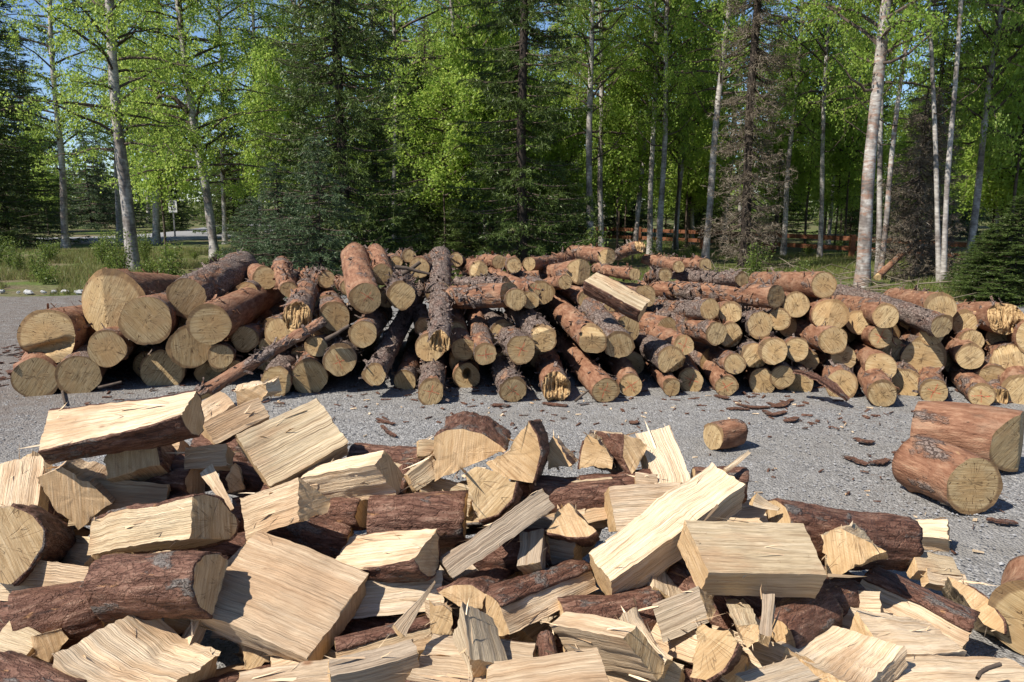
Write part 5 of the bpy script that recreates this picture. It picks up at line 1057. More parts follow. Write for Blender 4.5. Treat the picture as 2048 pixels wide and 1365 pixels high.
# sawn rounds on the gravel
def round_log(P, Q, r0, r1, seed, label, st='p', e='-'):
    return make_log(P, Q, r0, r1, st, e, 0, 0, seed, 'log_round', label, 'log round', 'sawn rounds lying on the gravel')
round_log(ROUNDS[0], ROUNDS[1], .148, .152, 6001, 'sawn round facing out with smooth olive face, in front of a bigger round')
round_log(ROUNDS[2], ROUNDS[3], .190, .175, 6002, 'biggest sawn round lying behind the round with the olive face', e='two')
round_log((1.30, 5.02, .092), (1.49, 5.11, .092), .090, .088, 6003, 'small lone sawn round on open gravel before the log stack', 'm')
round_log(ROUNDS[4], ROUNDS[5], .145, .145, 6004, 'pale sawn round end at the outer edge of the firewood heap', 's')

# ------------------------------------------------------------ split firewood
def resample(pts, s):
    pts = np.asarray(pts, float)
    seg = np.linalg.norm(np.diff(pts, axis=0), axis=1)
    cum = np.concatenate([[0], np.cumsum(seg)])
    n = max(3, int(cum[-1] / s) + 1)
    t = np.linspace(0, cum[-1], n)
    return np.stack([np.interp(t, cum, pts[:, 0]), np.interp(t, cum, pts[:, 1])], -1), t

def prism(origin, U, N, Zd, L, sec, bark_edges, seed, name, label, group=None, tilt=(0, 0), bend=0.0, taper=1.0, rough=1.0, step=.010, weather=0.0, fibres=6):
    """sec: polygon in (u, n); bark_edges: set of edge indices; Zd axis from the visible end"""
    q = np.random.default_rng(seed)
    sec = np.array(sec, float)
    U, N, Zd = [np.array(a, float) / np.linalg.norm(a) for a in (U, N, Zd)]
    if np.dot(np.cross(U, N), Zd) < 0:
        U = -U
        sec[:, 0] *= -1
    area = .5 * np.sum(sec[:, 0] * np.roll(sec[:, 1], -1) - np.roll(sec[:, 0], -1) * sec[:, 1])
    n = len(sec)
    if area < 0:
        sec = sec[::-1]
        bark_edges = {(n - 2 - k) % n for k in bark_edges}
    # start the loop at a corner that is not inside a run of bark
    st = 0
    for k in range(n):
        if not (((k - 1) % n) in bark_edges and k in bark_edges):
            st = k
            break
    sec = np.roll(sec, -st, 0)
    bark_edges = {(k - st) % n for k in bark_edges}
    panels = []
    k = 0
    while k < n:
        if k in bark_edges:
            j = k
            while j + 1 < n and (j + 1) in bark_edges:
                j += 1
            panels.append((True, [sec[m % n] for m in range(k, j + 2)]))
            k = j + 1
        else:
            panels.append((False, [sec[k], sec[(k + 1) % n]]))
            k += 1
    np_ = len(panels)
    nz = max(8, int(L / (step * 1.8)))
    zs = np.linspace(0, L, nz)
    vv = zs / L
    scale = 1 + (taper - 1) * vv
    tw = q.uniform(-.3, .3) * min(1.0, rough * 1.4) * vv
    coff = [np.stack([vn(zs * 5.5, i * 13.1, 0, seed), vn(zs * 5.5, i * 13.1 + 5, 0, seed + 1)], -1) * .014 * rough + np.stack([vn(zs * 45, i * 3.1, 0, seed), vn(zs * 45, i * 3.1 + 5, 0, seed + 1)], -1) * .004 * rough for i in range(np_)]
    cen = sec.mean(0)
    bdir = np.array([0, 1.0])
    V, faces, uvs, mi = [], [], [], []
    loop0, loop1 = [], []
    off = 0
    barkdata = []
    uo = 0.0
    arc_mid = None
    for i, (isb, pl) in enumerate(panels):
        pts, t = resample(pl, step)
        m = len(pts)
        tan = np.gradient(pts, axis=0)
        nor = np.stack([tan[:, 1], -tan[:, 0]], -1)
        nor /= np.linalg.norm(nor, axis=1)[:, None] + 1e-9
        qq = t / max(t[-1], 1e-6)
        fade = np.clip(np.sin(np.pi * qq) * 2.2, 0, 1)
        A, B = coff[i], coff[(i + 1) % np_]
        offv = A[:, None] * (1 - qq)[None, :, None] + B[:, None] * qq[None, :, None]
        if isb:
            disp = .004 * vn((t + uo) * 16, 1, 0, seed + 5)[None] * np.ones((nz, 1))
            arc_mid = pts[m // 2]
        else:
            a_, z_ = (t + uo)[None], zs[:, None]
            zz = z_ + .03 * vn(a_ * 9, z_ * 4, 3, seed + 3)
            disp = (.0035 * vn(a_ * 20, zz * 2.2, i, seed + 5) + .0034 * vn(a_ * 62, zz * 2.6, i, seed + 6) + .0022 * vn(a_ * 150, zz * 5, i, seed + 7)) * rough
            disp = disp * (.3 + 1.2 * sstep(-.3, .5, vn(a_ * 8 + 2, zz * 3.5, i + 7, seed + 15)))
            # torn ledges where fibres let go in steps
            disp = disp - .007 * rough * sstep(.30, .36, vn(a_ * 13 + 4, zz * 4, i, seed + 8))
        P2 = pts[None] + offv + nor[None] * (disp * fade[None])[..., None]
        P2 = P2 * scale[:, None, None]
        cs, sn = np.cos(tw)[:, None], np.sin(tw)[:, None]
        P2 = np.stack([P2[..., 0] * cs - P2[..., 1] * sn, P2[..., 0] * sn + P2[..., 1] * cs], -1)
        P2 = P2 + (bdir * bend)[None, None] * np.sin(vv * math.pi)[:, None, None]
        Zg = np.repeat(zs[:, None], m, 1)
        ez0 = tilt[0] * P2[0, :, 0] + tilt[1] * P2[0, :, 1]
        ez0 = ez0 + (0 if isb else .0045 * rough * vn((t + uo) * 70, 9, 0, seed + 4))
        ez1 = .008 * rough * vn((t + uo) * 60, 5, 0, seed + 4)
        wgt = np.clip(1 - vv * 1.4, 0, 1)[:, None]
        wgt1 = np.clip(vv * 4 - 3, 0, 1)[:, None]
        Zg = Zg + ez0[None] * wgt + ez1[None] * wgt1
        g = np.concatenate([P2, Zg[..., None]], -1)
        V.append(g.reshape(-1, 3))
        f = grid_faces(m, nz, off)
        faces.append(f)
        uu = np.stack(np.broadcast_arrays((t + uo)[None], zs[:, None]), -1).reshape(-1, 2)
        uvs.append(uu[f - off])
        mi.append(0)
        loop0.append(g[0, :-1])
        loop1.append(g[-1, :-1])
        if isb:
            barkdata.append((g, nor, t + uo))
        uo += t[-1] + .37
        off += m * nz
    pith = cen.copy()
    if arc_mid is not None:
        pith = cen - (arc_mid - cen) * .85
    else:
        pith = cen + q.uniform(-.14, .14, 2)
    for lp, flip in ((np.concatenate(loop0), True), (np.concatenate(loop1), False)):
        m = len(lp)
        c = lp.mean(0)
        fr = np.array([1, .93, .6, .3])
        ring = c[None, None] + (lp - c)[None] * fr[:, None, None]
        pl_, *_ = np.linalg.lstsq(np.c_[lp[:, :2], np.ones(m)], lp[:, 2], rcond=None)
        ring[1:, :, 2] = ring[1:, :, 0] * pl_[0] + ring[1:, :, 1] * pl_[1] + pl_[2]
        c = np.array([c[0], c[1], c[0] * pl_[0] + c[1] * pl_[1] + pl_[2]])
        ring[1:, :, 2] += .0015 * vn(ring[1:, :, 0] * 80, ring[1:, :, 1] * 80, 0, seed + 2)
        cv_ = np.concatenate([ring.reshape(-1, 3), c[None]])
        a = grid_faces(m, 4, 0, True)
        b = np.stack([3 * m + np.arange(m), 3 * m + (np.arange(m) + 1) % m, np.full(m, 4 * m)], -1)
        if flip:
            a, b = a[:, ::-1], b[:, ::-1]
        for f in (a, b):
            faces.append(f + off)
            uvs.append((cv_[f][..., :2] - pith))
            mi.append(1)
        V.append(cv_)
        off += len(cv_)
    me = np_mesh(name, np.concatenate(V), faces, [M['split'], M['end']], uv=uvs, mat_idx=mi)
    o = link(name, me, None, frame(origin, U, N, Zd), label, 'firewood', group)
    o['weather'] = float(weather)
    lw = label.split() if label else []
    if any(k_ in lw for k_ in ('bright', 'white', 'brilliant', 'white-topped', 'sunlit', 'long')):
        o['tone'] = .1  # cream wood: sunlight on bright and sunlit pieces put into their colour
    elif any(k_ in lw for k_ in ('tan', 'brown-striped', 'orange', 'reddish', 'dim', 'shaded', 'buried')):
        o['tone'] = .56  # tan wood; dim and shaded pieces get it as shade put into colour
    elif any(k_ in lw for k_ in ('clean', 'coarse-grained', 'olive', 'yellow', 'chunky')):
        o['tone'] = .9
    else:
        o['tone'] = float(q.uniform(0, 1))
    o['logend'] = float(q.uniform(0, .6))
    for g, nor, t in barkdata:
        nzr, m, _ = g.shape
        th = .006 + .004 * sstep(-.1, .2, vn((t * 26)[None], zs[:, None] * 8, 0, seed + 11)) + .0035 * vn((t * 70)[None], zs[:, None] * 16, 0, seed + 12)
        outer = g.copy()
        outer[..., :2] += nor[None] * np.clip(th, .002, .02)[..., None]
        vb = np.concatenate([outer.reshape(-1, 3), g.reshape(-1, 3)])
        k0 = nzr * m
        fo = grid_faces(m, nzr, 0)
        rim = []
        ar, az = np.arange(m - 1), np.arange(nzr - 1)
        rim.append(np.stack([ar, ar + k0, ar + 1 + k0, ar + 1], -1))
        l = (nzr - 1) * m
        rim.append(np.stack([l + ar, l + ar + 1, l + ar + 1 + k0, l + ar + k0], -1))
        rim.append(np.stack([az * m, (az + 1) * m, (az + 1) * m + k0, az * m + k0], -1))
        rim.append(np.stack([az * m + m - 1, az * m + m - 1 + k0, (az + 1) * m + m - 1 + k0, (az + 1) * m + m - 1], -1))
        link('bark', np_mesh('bark', vb, [fo] + rim, [M['sbark']]), o)
    if fibres:
        allv = np.concatenate([v_ for v_, (b_, _) in zip(V, panels) if not b_] or V[:1])
        fv = []
        for _ in range(fibres):
            b0 = allv[q.integers(len(allv))]
            out = np.array([b0[0] - cen[0], b0[1] - cen[1], 0])
            out /= np.linalg.norm(out) + 1e-6
            ln = q.uniform(.015, .06)
            dr = np.array([q.normal(0, .25), q.normal(0, .25), q.choice([-1, 1])]) + out * q.uniform(.1, .6)
            dr /= np.linalg.norm(dr)
            sd = np.cross(dr, out)
            sd /= np.linalg.norm(sd) + 1e-6
            wv = q.uniform(.0008, .0022)
            if _ % 4 == 0:
                ln, wv = q.uniform(.05, .15), q.uniform(.002, .006)
                dr = np.array([q.normal(0, .05), q.normal(0, .05), q.choice([-1, 1])]) + out * q.uniform(.02, .18)
                dr /= np.linalg.norm(dr)
                sd = np.cross(dr, out)
                sd /= np.linalg.norm(sd) + 1e-6
            mid = b0 + dr * ln * .5 + out * q.uniform(0, .008)
            fv.append([b0 - sd * wv, b0 + sd * wv, mid + sd * wv * .8, b0 + dr * ln + out * q.uniform(0, .015), mid - sd * wv * .8])
        fv = np.array(fv).reshape(-1, 3)
        ff = np.arange(len(fv)).reshape(-1, 5)
        fu = np.zeros((len(ff), 5, 2)) + q.uniform(0, 3, (len(ff), 1, 2))
        link('fibres', np_mesh('fibres', fv, [ff], [M['split']], uv=[fu]), o, kind='stuff')
    return o

def arc(p, r, bulge, k=7):
    p, r = np.array(p, float), np.array(r, float)
    m = (p + r) / 2
    nrm = np.array(bulge, float)
    a = np.linspace(0, math.pi, k + 1)
    return [tuple(m + (p - m) * math.cos(x) + nrm * math.sin(x)) for x in a]

def section(typ, w, t, q):
    j = lambda s=.08: q.uniform(-s, s)
    if typ in ('slab', 'box', 'curve', 'shard'):
        k = .03 if typ == 'box' else .10
        return [(-w / 2, 0 + j(.01)), (w / 2, j(.01)), (w / 2 * (1 - abs(j(k * 2))), -t * (1 + j(k))), (-w / 2 * (1 - abs(j(k * 2))), -t * (1 + j(k)))], set()
    if typ == 'half':
        a = arc((w / 2, 0), (-w / 2, 0), (0, -t))
        return a, set(range(len(a) - 1))
    if typ in ('quarterB', 'quarterT'):
        if typ == 'quarterT':
            a = arc((w * .10, 0), (w * .42, -t), (w * .26, t * .12))
            return [(-w / 2, 0)] + a + [(-w * .4, -t)], set(range(1, len(a)))
        a = arc((w / 2, 0), (-w / 2, -t), (w * .30, -t * .45))
        return [(-w / 2, 0)] + a, set(range(1, len(a)))
    if typ == 'tri':
        return [(-w / 2, 0), (w / 2, 0), (w * .22, -t), (-w * .15, -t * .9)], set()
    if typ == 'ridge':
        return [(-w / 2, -t), (-w * .02, .05), (w / 2, -t * .8)], set()
    if typ == 'bark':
        a = arc((w / 2, -t), (-w / 2, -t), (0, t))
        return a, set(range(len(a) - 1))
    raise ValueError(typ)

def side_piece(row, seed, name, label, group=None, fibres=7):
    _, typ, A, B, N, U, w, t = row[:8]
    A, B = np.array(A), np.array(B)
    q = np.random.default_rng(seed)
    L = float(np.linalg.norm(B - A))
    sec, be = section(typ, w, t, q)
    wea = .9 if 'grey' in (label or '') or 'weathered' in (label or '') else float(q.uniform(0, 1) ** 2 * .55)
    return prism(A, U, N, B - A, L, sec, be, seed, name, label, group, tilt=(q.uniform(-.15, .15), q.uniform(-.15, .15)), bend={'curve': -.035}.get(typ, q.uniform(-.008, .008)), taper=.3 if typ == 'shard' else q.uniform(.9, 1.05), rough=.35 if typ == 'box' and 'clean' in label else (1.2 if typ == 'curve' else .7), weather=wea, fibres=fibres)

def end_piece(row, seed, label):
    _, pts, bark, ax, lab = row
    pts, ax = np.array(pts), np.array(ax)
    C = pts.mean(0)
    L = float(np.linalg.norm(ax))
    Zd = ax / L
    up = np.array([0, 0, 1.0])
    N = up - Zd * up.dot(Zd)
    N /= np.linalg.norm(N)
    U = np.cross(N, Zd)
    d = pts - C
    sec = np.stack([d @ U, d @ N], -1)
    zz = d @ Zd
    tl, *_ = np.linalg.lstsq(sec, zz, rcond=None)
    n = len(pts)
    be = set() if bark is None else {k % n for k in range(bark[0], bark[1])}
    return prism(C, U, N, Zd, L, sec, be, seed, 'split_log', label, None, tilt=tuple(tl), rough=.8, fibres=12)

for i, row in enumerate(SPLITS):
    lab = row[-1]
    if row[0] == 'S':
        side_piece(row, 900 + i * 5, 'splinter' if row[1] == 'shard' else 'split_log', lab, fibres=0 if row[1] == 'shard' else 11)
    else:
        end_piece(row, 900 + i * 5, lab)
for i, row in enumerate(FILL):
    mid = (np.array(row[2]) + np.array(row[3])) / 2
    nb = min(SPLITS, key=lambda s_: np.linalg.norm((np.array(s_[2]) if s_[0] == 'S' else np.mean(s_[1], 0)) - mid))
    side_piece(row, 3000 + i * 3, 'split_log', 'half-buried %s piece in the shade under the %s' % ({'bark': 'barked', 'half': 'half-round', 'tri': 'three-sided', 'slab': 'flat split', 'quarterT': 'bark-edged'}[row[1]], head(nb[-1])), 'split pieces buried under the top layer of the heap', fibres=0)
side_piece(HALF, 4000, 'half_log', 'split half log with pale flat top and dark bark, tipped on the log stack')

# ------------------------------------------------------------ trees
def leaf_cards(c, size, q, droop=0.0):
    n = len(c)
    a = q.normal(0, 1, (n, 3))
    a[:, 2] -= droop
    a /= np.linalg.norm(a, axis=1)[:, None]
    b = np.cross(a, q.normal(0, 1, (n, 3)))
    b /= np.linalg.norm(b, axis=1)[:, None] + 1e-9
    l = size * q.uniform(.7, 1.25, (n, 1))
    wv = l * q.uniform(.55, .8, (n, 1))
    v = np.stack([c - a * l * .5, c + b * wv * .5 - a * l * .08, c + a * l * .5, c - b * wv * .5 - a * l * .08], 1).reshape(-1, 3)
    return v, np.arange(n * 4).reshape(-1, 4)

def birch_crown(seed, z0, z1, rmax, nb, twigs, leaves, size=.062):
    q = np.random.default_rng(seed)
    pts, wood = [], []
    for i in range(nb):
        z = z0 + (z1 - z0) * (i + q.uniform(0, 1)) / nb
        hh = (z - z0) / (z1 - z0)
        az = i * 2.4 + q.uniform(-.6, .6)
        ln = rmax * q.uniform(.45, 1.1) * (.55 + .9 * math.sin(math.pi * min(1, hh * .8 + .2)))
        el = q.uniform(.05, .75)
        d = np.array([math.cos(az) * math.cos(el), math.sin(az) * math.cos(el), math.sin(el)])
        tt = np.linspace(0, 1, 6)
        line = np.array([0, 0, z]) + d * ln * tt[:, None] + np.array([0, 0, -.45]) * (tt ** 2)[:, None] * ln * .5
        line[1:] += q.normal(0, .05, (5, 3)) * tt[1:, None]
        wood.append(tube(line, np.linspace(.03, .006, 6) * (.6 + ln * .3), 5))
        for k in range(twigs):
            s = q.uniform(.22, 1.0)
            p = np.array([np.interp(s, tt, line[:, a]) for a in range(3)])
            td = d * q.uniform(-.1, .9) + q.normal(0, .7, 3)
            td[2] -= .35
            td /= np.linalg.norm(td)
            tl = q.uniform(.25, .75)
            nl = int(leaves * tl / .5 * q.uniform(.5, 1.3))
            u = q.uniform(.1, 1, (nl, 1))
            pts.append(p + td * tl * u + q.normal(0, .075, (nl, 3)) + np.array([0, 0, -.12]) * u ** 2)
            if k % 2 == 0:
                wood.append(tube(np.array([p, p + td * tl * .5, p + td * tl + [0, 0, -.1]]), [.008, .005, .002], 3))
    c = np.concatenate(pts)
    v, f = leaf_cards(c, size, q, .5)
    wv, wf = merge(wood)
    rn = np.concatenate([q.uniform(0, 1, len(f)), np.zeros(sum(len(x) for x in wf))])
    return np_mesh('birch_crown', np.concatenate([v, wv]), [f] + [x + len(v) for x in wf], [M['leaf'], M['branch']], mat_idx=[0] + [1] * len(wf), smooth=False, face_rnd=rn)

BC = [birch_crown(21, 2.5, 11, 2.1, 72, 10, 38, .068), birch_crown(22, 3.0, 12, 2.0, 70, 10, 38, .068), birch_crown(23, 2.2, 10, 1.9, 70, 10, 38, .068), birch_crown(24, 3.4, 13, 2.2, 72, 10, 38, .068)]
BCfar = [birch_crown(31, 1.5, 14, 2.6, 60, 8, 24, .11), birch_crown(32, 2.5, 13, 2.4, 60, 8, 24, .11)]
BLOW = [birch_crown(41, 1.3, 4.2, 1.0, 30, 9, 44, .07), birch_crown(42, 1.6, 4.4, 1.1, 30, 9, 44, .07)]

def spruce_crown(seed, H_, R, nwh, per, twigs, needles, nlen, mat, droop=.35, z0=.25, gap=0.0, power=.85, nw=.013):
    q = np.random.default_rng(seed)
    B, D, Lh = [], [], []
    wood = []
    for i in range(nwh):
        z = z0 + (H_ - z0) * (i / nwh)
        R_ = R * (1 - z / H_) ** power + .05
        for k in range(per):
            if q.uniform() < gap:
                continue
            az = q.uniform(0, 6.28)
            ln = R_ * q.uniform(.65, 1.15)
            zz = z + q.uniform(-.1, .1)
            tt = np.linspace(0, 1, 6)
            dr = droop * q.uniform(.6, 1.3)
            line = np.stack([math.cos(az) * ln * tt, math.sin(az) * ln * tt, zz + ln * (-.9 * dr * tt + .75 * dr * tt ** 2.6)], -1)
            wood.append(tube(line, np.linspace(.018, .004, 6) * (.5 + ln * .5), 4))
            side = np.array([-math.sin(az), math.cos(az), 0])
            rd = np.array([math.cos(az), math.sin(az), 0])
            nt = max(4, int(twigs * ln / R))
            for j in range(nt):
                s = q.uniform(.04, 1)
                p = np.array([np.interp(s, tt, line[:, a]) for a in range(3)])
                tl = ln * .34 * (1.15 - s) + .10
                sg = q.choice([-1, 1])
                td = rd * q.uniform(.4, 1.0) + side * sg * q.uniform(.4, 1.0) + np.array([0, 0, q.uniform(-.55, .05)])
                td /= np.linalg.norm(td)
                u = q.uniform(0, 1, (needles, 1))
                b = p + td * tl * u
                nd = td * q.uniform(.4, 1, (needles, 1)) + q.normal(0, .55, (needles, 3))
                nd /= np.linalg.norm(nd, axis=1)[:, None]
                B.append(b)
                D.append(nd)
    B, D = np.concatenate(B), np.concatenate(D)
    n = len(B)
    l = nlen * q.uniform(.6, 1.3, (n, 1))
    s = np.cross(D, q.normal(0, 1, (n, 3)))
    s /= np.linalg.norm(s, axis=1)[:, None] + 1e-9
    v = np.stack([B - s * nw, B + s * nw, B + D * l], 1).reshape(-1, 3)
    f = np.arange(n * 3).reshape(-1, 3)
    wv, wf = merge(wood)
    rn = np.concatenate([q.uniform(0, 1, n), np.zeros(sum(len(x) for x in wf))])
    return np_mesh('spruce_crown', np.concatenate([v, wv]), [f] + [x + len(v) for x in wf], [mat, M['branch']], mat_idx=[0] + [1] * len(wf), smooth=False, face_rnd=rn)

# unit crowns: built for height 10 (or small), scaled per tree
SCR = {
    'f': (spruce_crown(51, 17, 2.2, 74, 7, 28, 15, .10, M['needle'], z0=.3), 17, 2.2),
    'h': (spruce_crown(52, 17, 2.0, 62, 7, 30, 16, .10, M['needle'], droop=.2, z0=.4, gap=.05), 17, 2.0),
    'y': (spruce_crown(53, 2.6, 1.2, 22, 6, 20, 20, .055, M['young'], droop=.12, z0=.12, nw=.008), 2.6, 1.2),
    's': (spruce_crown(55, 6, 1.2, 40, 6, 20, 15, .085, M['needle'], droop=.3, z0=.15), 6, 1.2),
    'd': (spruce_crown(54, 17, 1.1, 90, 6, 20, 9, .12, M['dead'], droop=.75, z0=.5, gap=.1, power=.55, nw=.006), 17, 1.1),
    'e': (spruce_crown(56, 4, 1.0, 34, 6, 22, 10, .11, M['dead'], droop=.8, z0=.1, gap=.1, power=.5, nw=.006), 4, 1.0),
}

def trunk_mesh(name, x_lean, h, r, mat, seed, bend=.0, n=12):
    q = np.random.default_rng(seed)
    z = np.linspace(-.05, h, 26)
    w1, w2 = q.uniform(0, 6, 2)
    px = x_lean * z + .035 * np.sin(z * .9 + w1) * np.minimum(1, z / 2) + bend * np.sin(np.clip(z / h, 0, 1) * math.pi)
    py = .035 * np.sin(z * .8 + w2) * np.minimum(1, np.maximum(z, 0) / 2)
    px, py = px - px[0], py - py[0]
    rr = r * (1 - .75 * np.clip(z / h, 0, 1)) * (1 + .45 * np.exp(-np.maximum(z, 0) / .16)) * (1 + .04 * q.normal(0, 1, 26))
    v, f = tube(np.stack([px, py, z], -1), rr, n)
    return np_mesh(name, v, [f], [mat])

def limbs(root, seed, r, lean, extra=None):
    q = np.random.default_rng(seed)
    lines = []
    for k in range(3):
        z, az, ln = q.uniform(2.4, 6), q.uniform(0, 6.28), q.uniform(.7, 1.5)
        t_ = np.linspace(0, 1, 6)
        l = np.stack([lean * z + math.cos(az) * ln * t_, math.sin(az) * ln * t_, z + ln * .7 * t_ ** 1.5 - .1 * np.sin(t_ * 3)], -1)
        l[1:] += q.normal(0, .03, (5, 3))
        lines.append((l, r * .28))
    if extra is not None:
        lines.append(extra)
    for l, rr in lines:
        v, f = tube(l, np.linspace(rr, .008, len(l)), 6)
        link('limb', np_mesh('limb', v, [f], [M['branch']]), root)

BIRCH_LAB = {
    0: 'white birch with clean sunlit trunk rising behind the flared butt log', 1: 'white birch beside the road with dark foot',
    2: 'leaning dark birch with an arching limb beside the young spruces', 3: 'dark birch trunk between road and speed sign', 4: 'thin crooked white birch behind the leaning dark birch',
    5: 'thin dark trunk half hidden by the clean sunlit birch', 9: 'straight grey birch trunk standing against the big dark spruce', 13: 'dark double birch, thicker trunk, beside the sparse spruce', 14: 'dark double birch, thinner trunk, beside the sparse spruce',
    20: 'tall grey birch leaning beside the brown dead spruce', 25: 'stout birch with peeling reddish scars on its trunk', 26: 'grey trunk right behind the scarred birch', 27: 'slender leaning birch behind the scarred birch, reddish at its foot',
    28: 'slender pinkish birch with grey dead brush at its foot', 29: 'slender bright white birch, straight, before the dead brush', 30: 'dark birch leaning strongly beyond the dead brush', 22: 'crooked grey birch between brown dead spruce and fence',
}
for i, (x, y, lean, r) in enumerate(BIRCH):
    far = y > 26
    root = link('birch_tree', None, None, Matrix.Translation((x, y, -.02)), BIRCH_LAB.get(i, 'slim birch trunk standing back in the shade of the wood' if far else 'birch trunk at the near edge of the wood behind the log stack'), 'tree', 'birches at the edge of the wood')
    h = 13.0
    r *= .86 if i in (0, 25) else .8
    tr = link('trunk', trunk_mesh('trunk', lean, h, r, M['birch'], 700 + i, bend=.0), root)
    tr['scar'] = 1.0 if i in (25, 27) else 0.0
    limbs(root, 760 + i, r, lean, (np.array([[-.42, -.1, 3.9], [-.75, -.15, 4.25], [-1.1, -.2, 4.3], [-1.35, -.2, 4.05], [-1.45, -.2, 3.7]]), .09) if i == 2 else None)
    cr = link('crown', BC[i % 4], root)
    q = np.random.default_rng(800 + i)
    s = q.uniform(.85, 1.1) * (.68 if i >= 13 and i != 25 else .92)
    zs_ = {25: 1.35, 28: 2.0, 29: 2.0, 26: 1.4, 27: 1.5, 20: 1.5}.get(i, q.uniform(.95, 1.2))
    cr.rotation_euler = (0, math.atan(lean), q.uniform(0, 6.28))
    cr.rotation_mode = 'ZYX'
    cr.scale = (s, s, 1.0)
    cr.location = (0, 0, {25: .9, 28: 2.6, 29: 2.8, 26: 1.2, 27: 1.4, 20: 1.6}.get(i, q.uniform(.4, 1.4) if i >= 13 else q.uniform(-.3, .3)))
    cr.location[0] = lean * cr.location[2]

SPL = {0: 'biggest dark spruce behind the middle of the log stack', 1: 'sparse spruce with flat layered boughs behind the stack', 2: 'bushy pale young spruce before the big dark spruce', 3: 'tallest pale young spruce before the big dark spruce', 4: 'low pale young spruce nearest the leaning dark birch',
       7: 'bare dead spruce spire against the sky', 11: 'tall brown dead spruce hung with dry twigs', 12: 'bushy grey dead spruce with tangled dry branches', 13: 'thin grey dead spruce behind the bushy dead one',
       14: 'low dark spruce at the outer end of the log stack', 15: 'taller dark spruce sapling at the outer end of the log stack', 16: 'smallest dark spruce at the outer end of the log stack'}
for i, (x, y, h, r, k) in enumerate(SPRUCE):
    kk = k
    if k == 'f' and h < 9:
        kk = 's'
    if k == 'h' and h < 9:
        kk = 's'
    if k == 'd' and h < 6:
        kk = 'e'
    me, H0, R0 = SCR[kk]
    nb_ = min(BIRCH_LAB, key=lambda a: (BIRCH[a][0] - x) ** 2 + .3 * (BIRCH[a][1] - y) ** 2)
    lab = SPL.get(i, ('dark' if k != 'y' else 'pale young') + ' spruce %s the ' % ('far behind' if y > BIRCH[nb_][1] + 5 else 'near') + head(BIRCH_LAB[nb_]))
    root = link('spruce_tree', None, None, Matrix.Translation((x, y, -.02)), lab, 'tree', 'spruces in the wood')
    link('trunk', trunk_mesh('trunk', 0, h * .98, max(.02, h * .0068), M['spruce_bark'], 1700 + i, n=8), root)
    c = link('crown', me, root)
    c.scale = (r / R0, r / R0, h / H0)
    c.rotation_euler = (0, 0, i * 1.7)

# leafy saplings filling the wood between the trunks
q = np.random.default_rng(401)
for i, (x, y, h) in enumerate(SAPLINGS):
    root = link('birch_sapling', None, None, Matrix.Translation((x, y, -.02)), '%s leafy birch sapling behind the %s' % ('tall' if h > 5.2 else 'low', head(BIRCH_LAB[min(BIRCH_LAB, key=lambda a: abs(BIRCH[a][0] / BIRCH[a][1] - x / y))])), 'tree', 'leafy birch saplings in the wood')
    link('trunk', trunk_mesh('trunk', 0, h, .02 + h * .003, M['branch'], 4400 + i, n=6), root)
    c = link('crown', BLOW[i % 2], root)
    s = q.uniform(.95, 1.35)
    c.scale = (s, s, h / 4.3)
    c.rotation_euler = (0, 0, q.uniform(0, 6.28))

# far-off wood that closes the view, one mass of leaves
q = np.random.default_rng(402)
n = 76000
xx = q.uniform(-62, 62, n)
yy = q.uniform(62, 78, n)
top = 5.2 + 2.4 * vn(xx * .16, 2.0, 0, 9) + 1.6 * vn(xx * .5, 5.0, 0, 9)
zz = q.uniform(0, 1, n) ** .9 * top
keep = vn(xx * .45, zz * .45, yy * .3, 31) > -.45 - .8 * (zz < 3.5)
c = np.stack([xx, yy, zz], -1)[keep]
v, f = leaf_cards(c, .34, q, .3)
link('far_wood', np_mesh('far_wood', v, [f], [M['shrub']], smooth=False, face_rnd=q.uniform(0, 1, len(f))), label='far-off green wood closing the view beyond the trunks', category='wood', kind='stuff')

# the wood farther back
q = np.random.default_rng(77)
nfar = 0
for i in range(44):
    y = q.uniform(30, 62)
    x = q.uniform(-.74, .74) * y
    if -24 < x < -9 and y < 48 or abs(x + 15) < 3.5:
        continue
    if q.uniform() < .5:
        root = link('birch_tree', None, None, Matrix.Translation((x, y, -.02)), 'distant birch in the depth of the wood', 'tree', 'distant birches in the wood')
        link('trunk', trunk_mesh('trunk', q.uniform(-.05, .05), 14, q.uniform(.07, .13), M['birch'], 2600 + i, n=7), root)
        c = link('crown', BCfar[i % 2], root)
        s = q.uniform(.8, 1.15)
        c.scale = (s, s, q.uniform(.75, 1.0))
        c.rotation_euler = (0, 0, q.uniform(0, 6.28))
    else:
        me, H0, R0 = SCR['f' if i % 2 else 's']
        h = q.uniform(5, 11)
        r = h * q.uniform(.16, .22)
        root = link('spruce_tree', None, None, Matrix.Translation((x, y, -.02)), 'distant dark spruce in the depth of the wood', 'tree', 'distant spruces in the wood')
        link('trunk', trunk_mesh('trunk', 0, h, h * .01, M['branch'], 2600 + i, n=6), root)
        c = link('crown', me, root)
        c.scale = (r / R0, r / R0, h / H0)
        c.rotation_euler = (0, 0, q.uniform(0, 6.28))

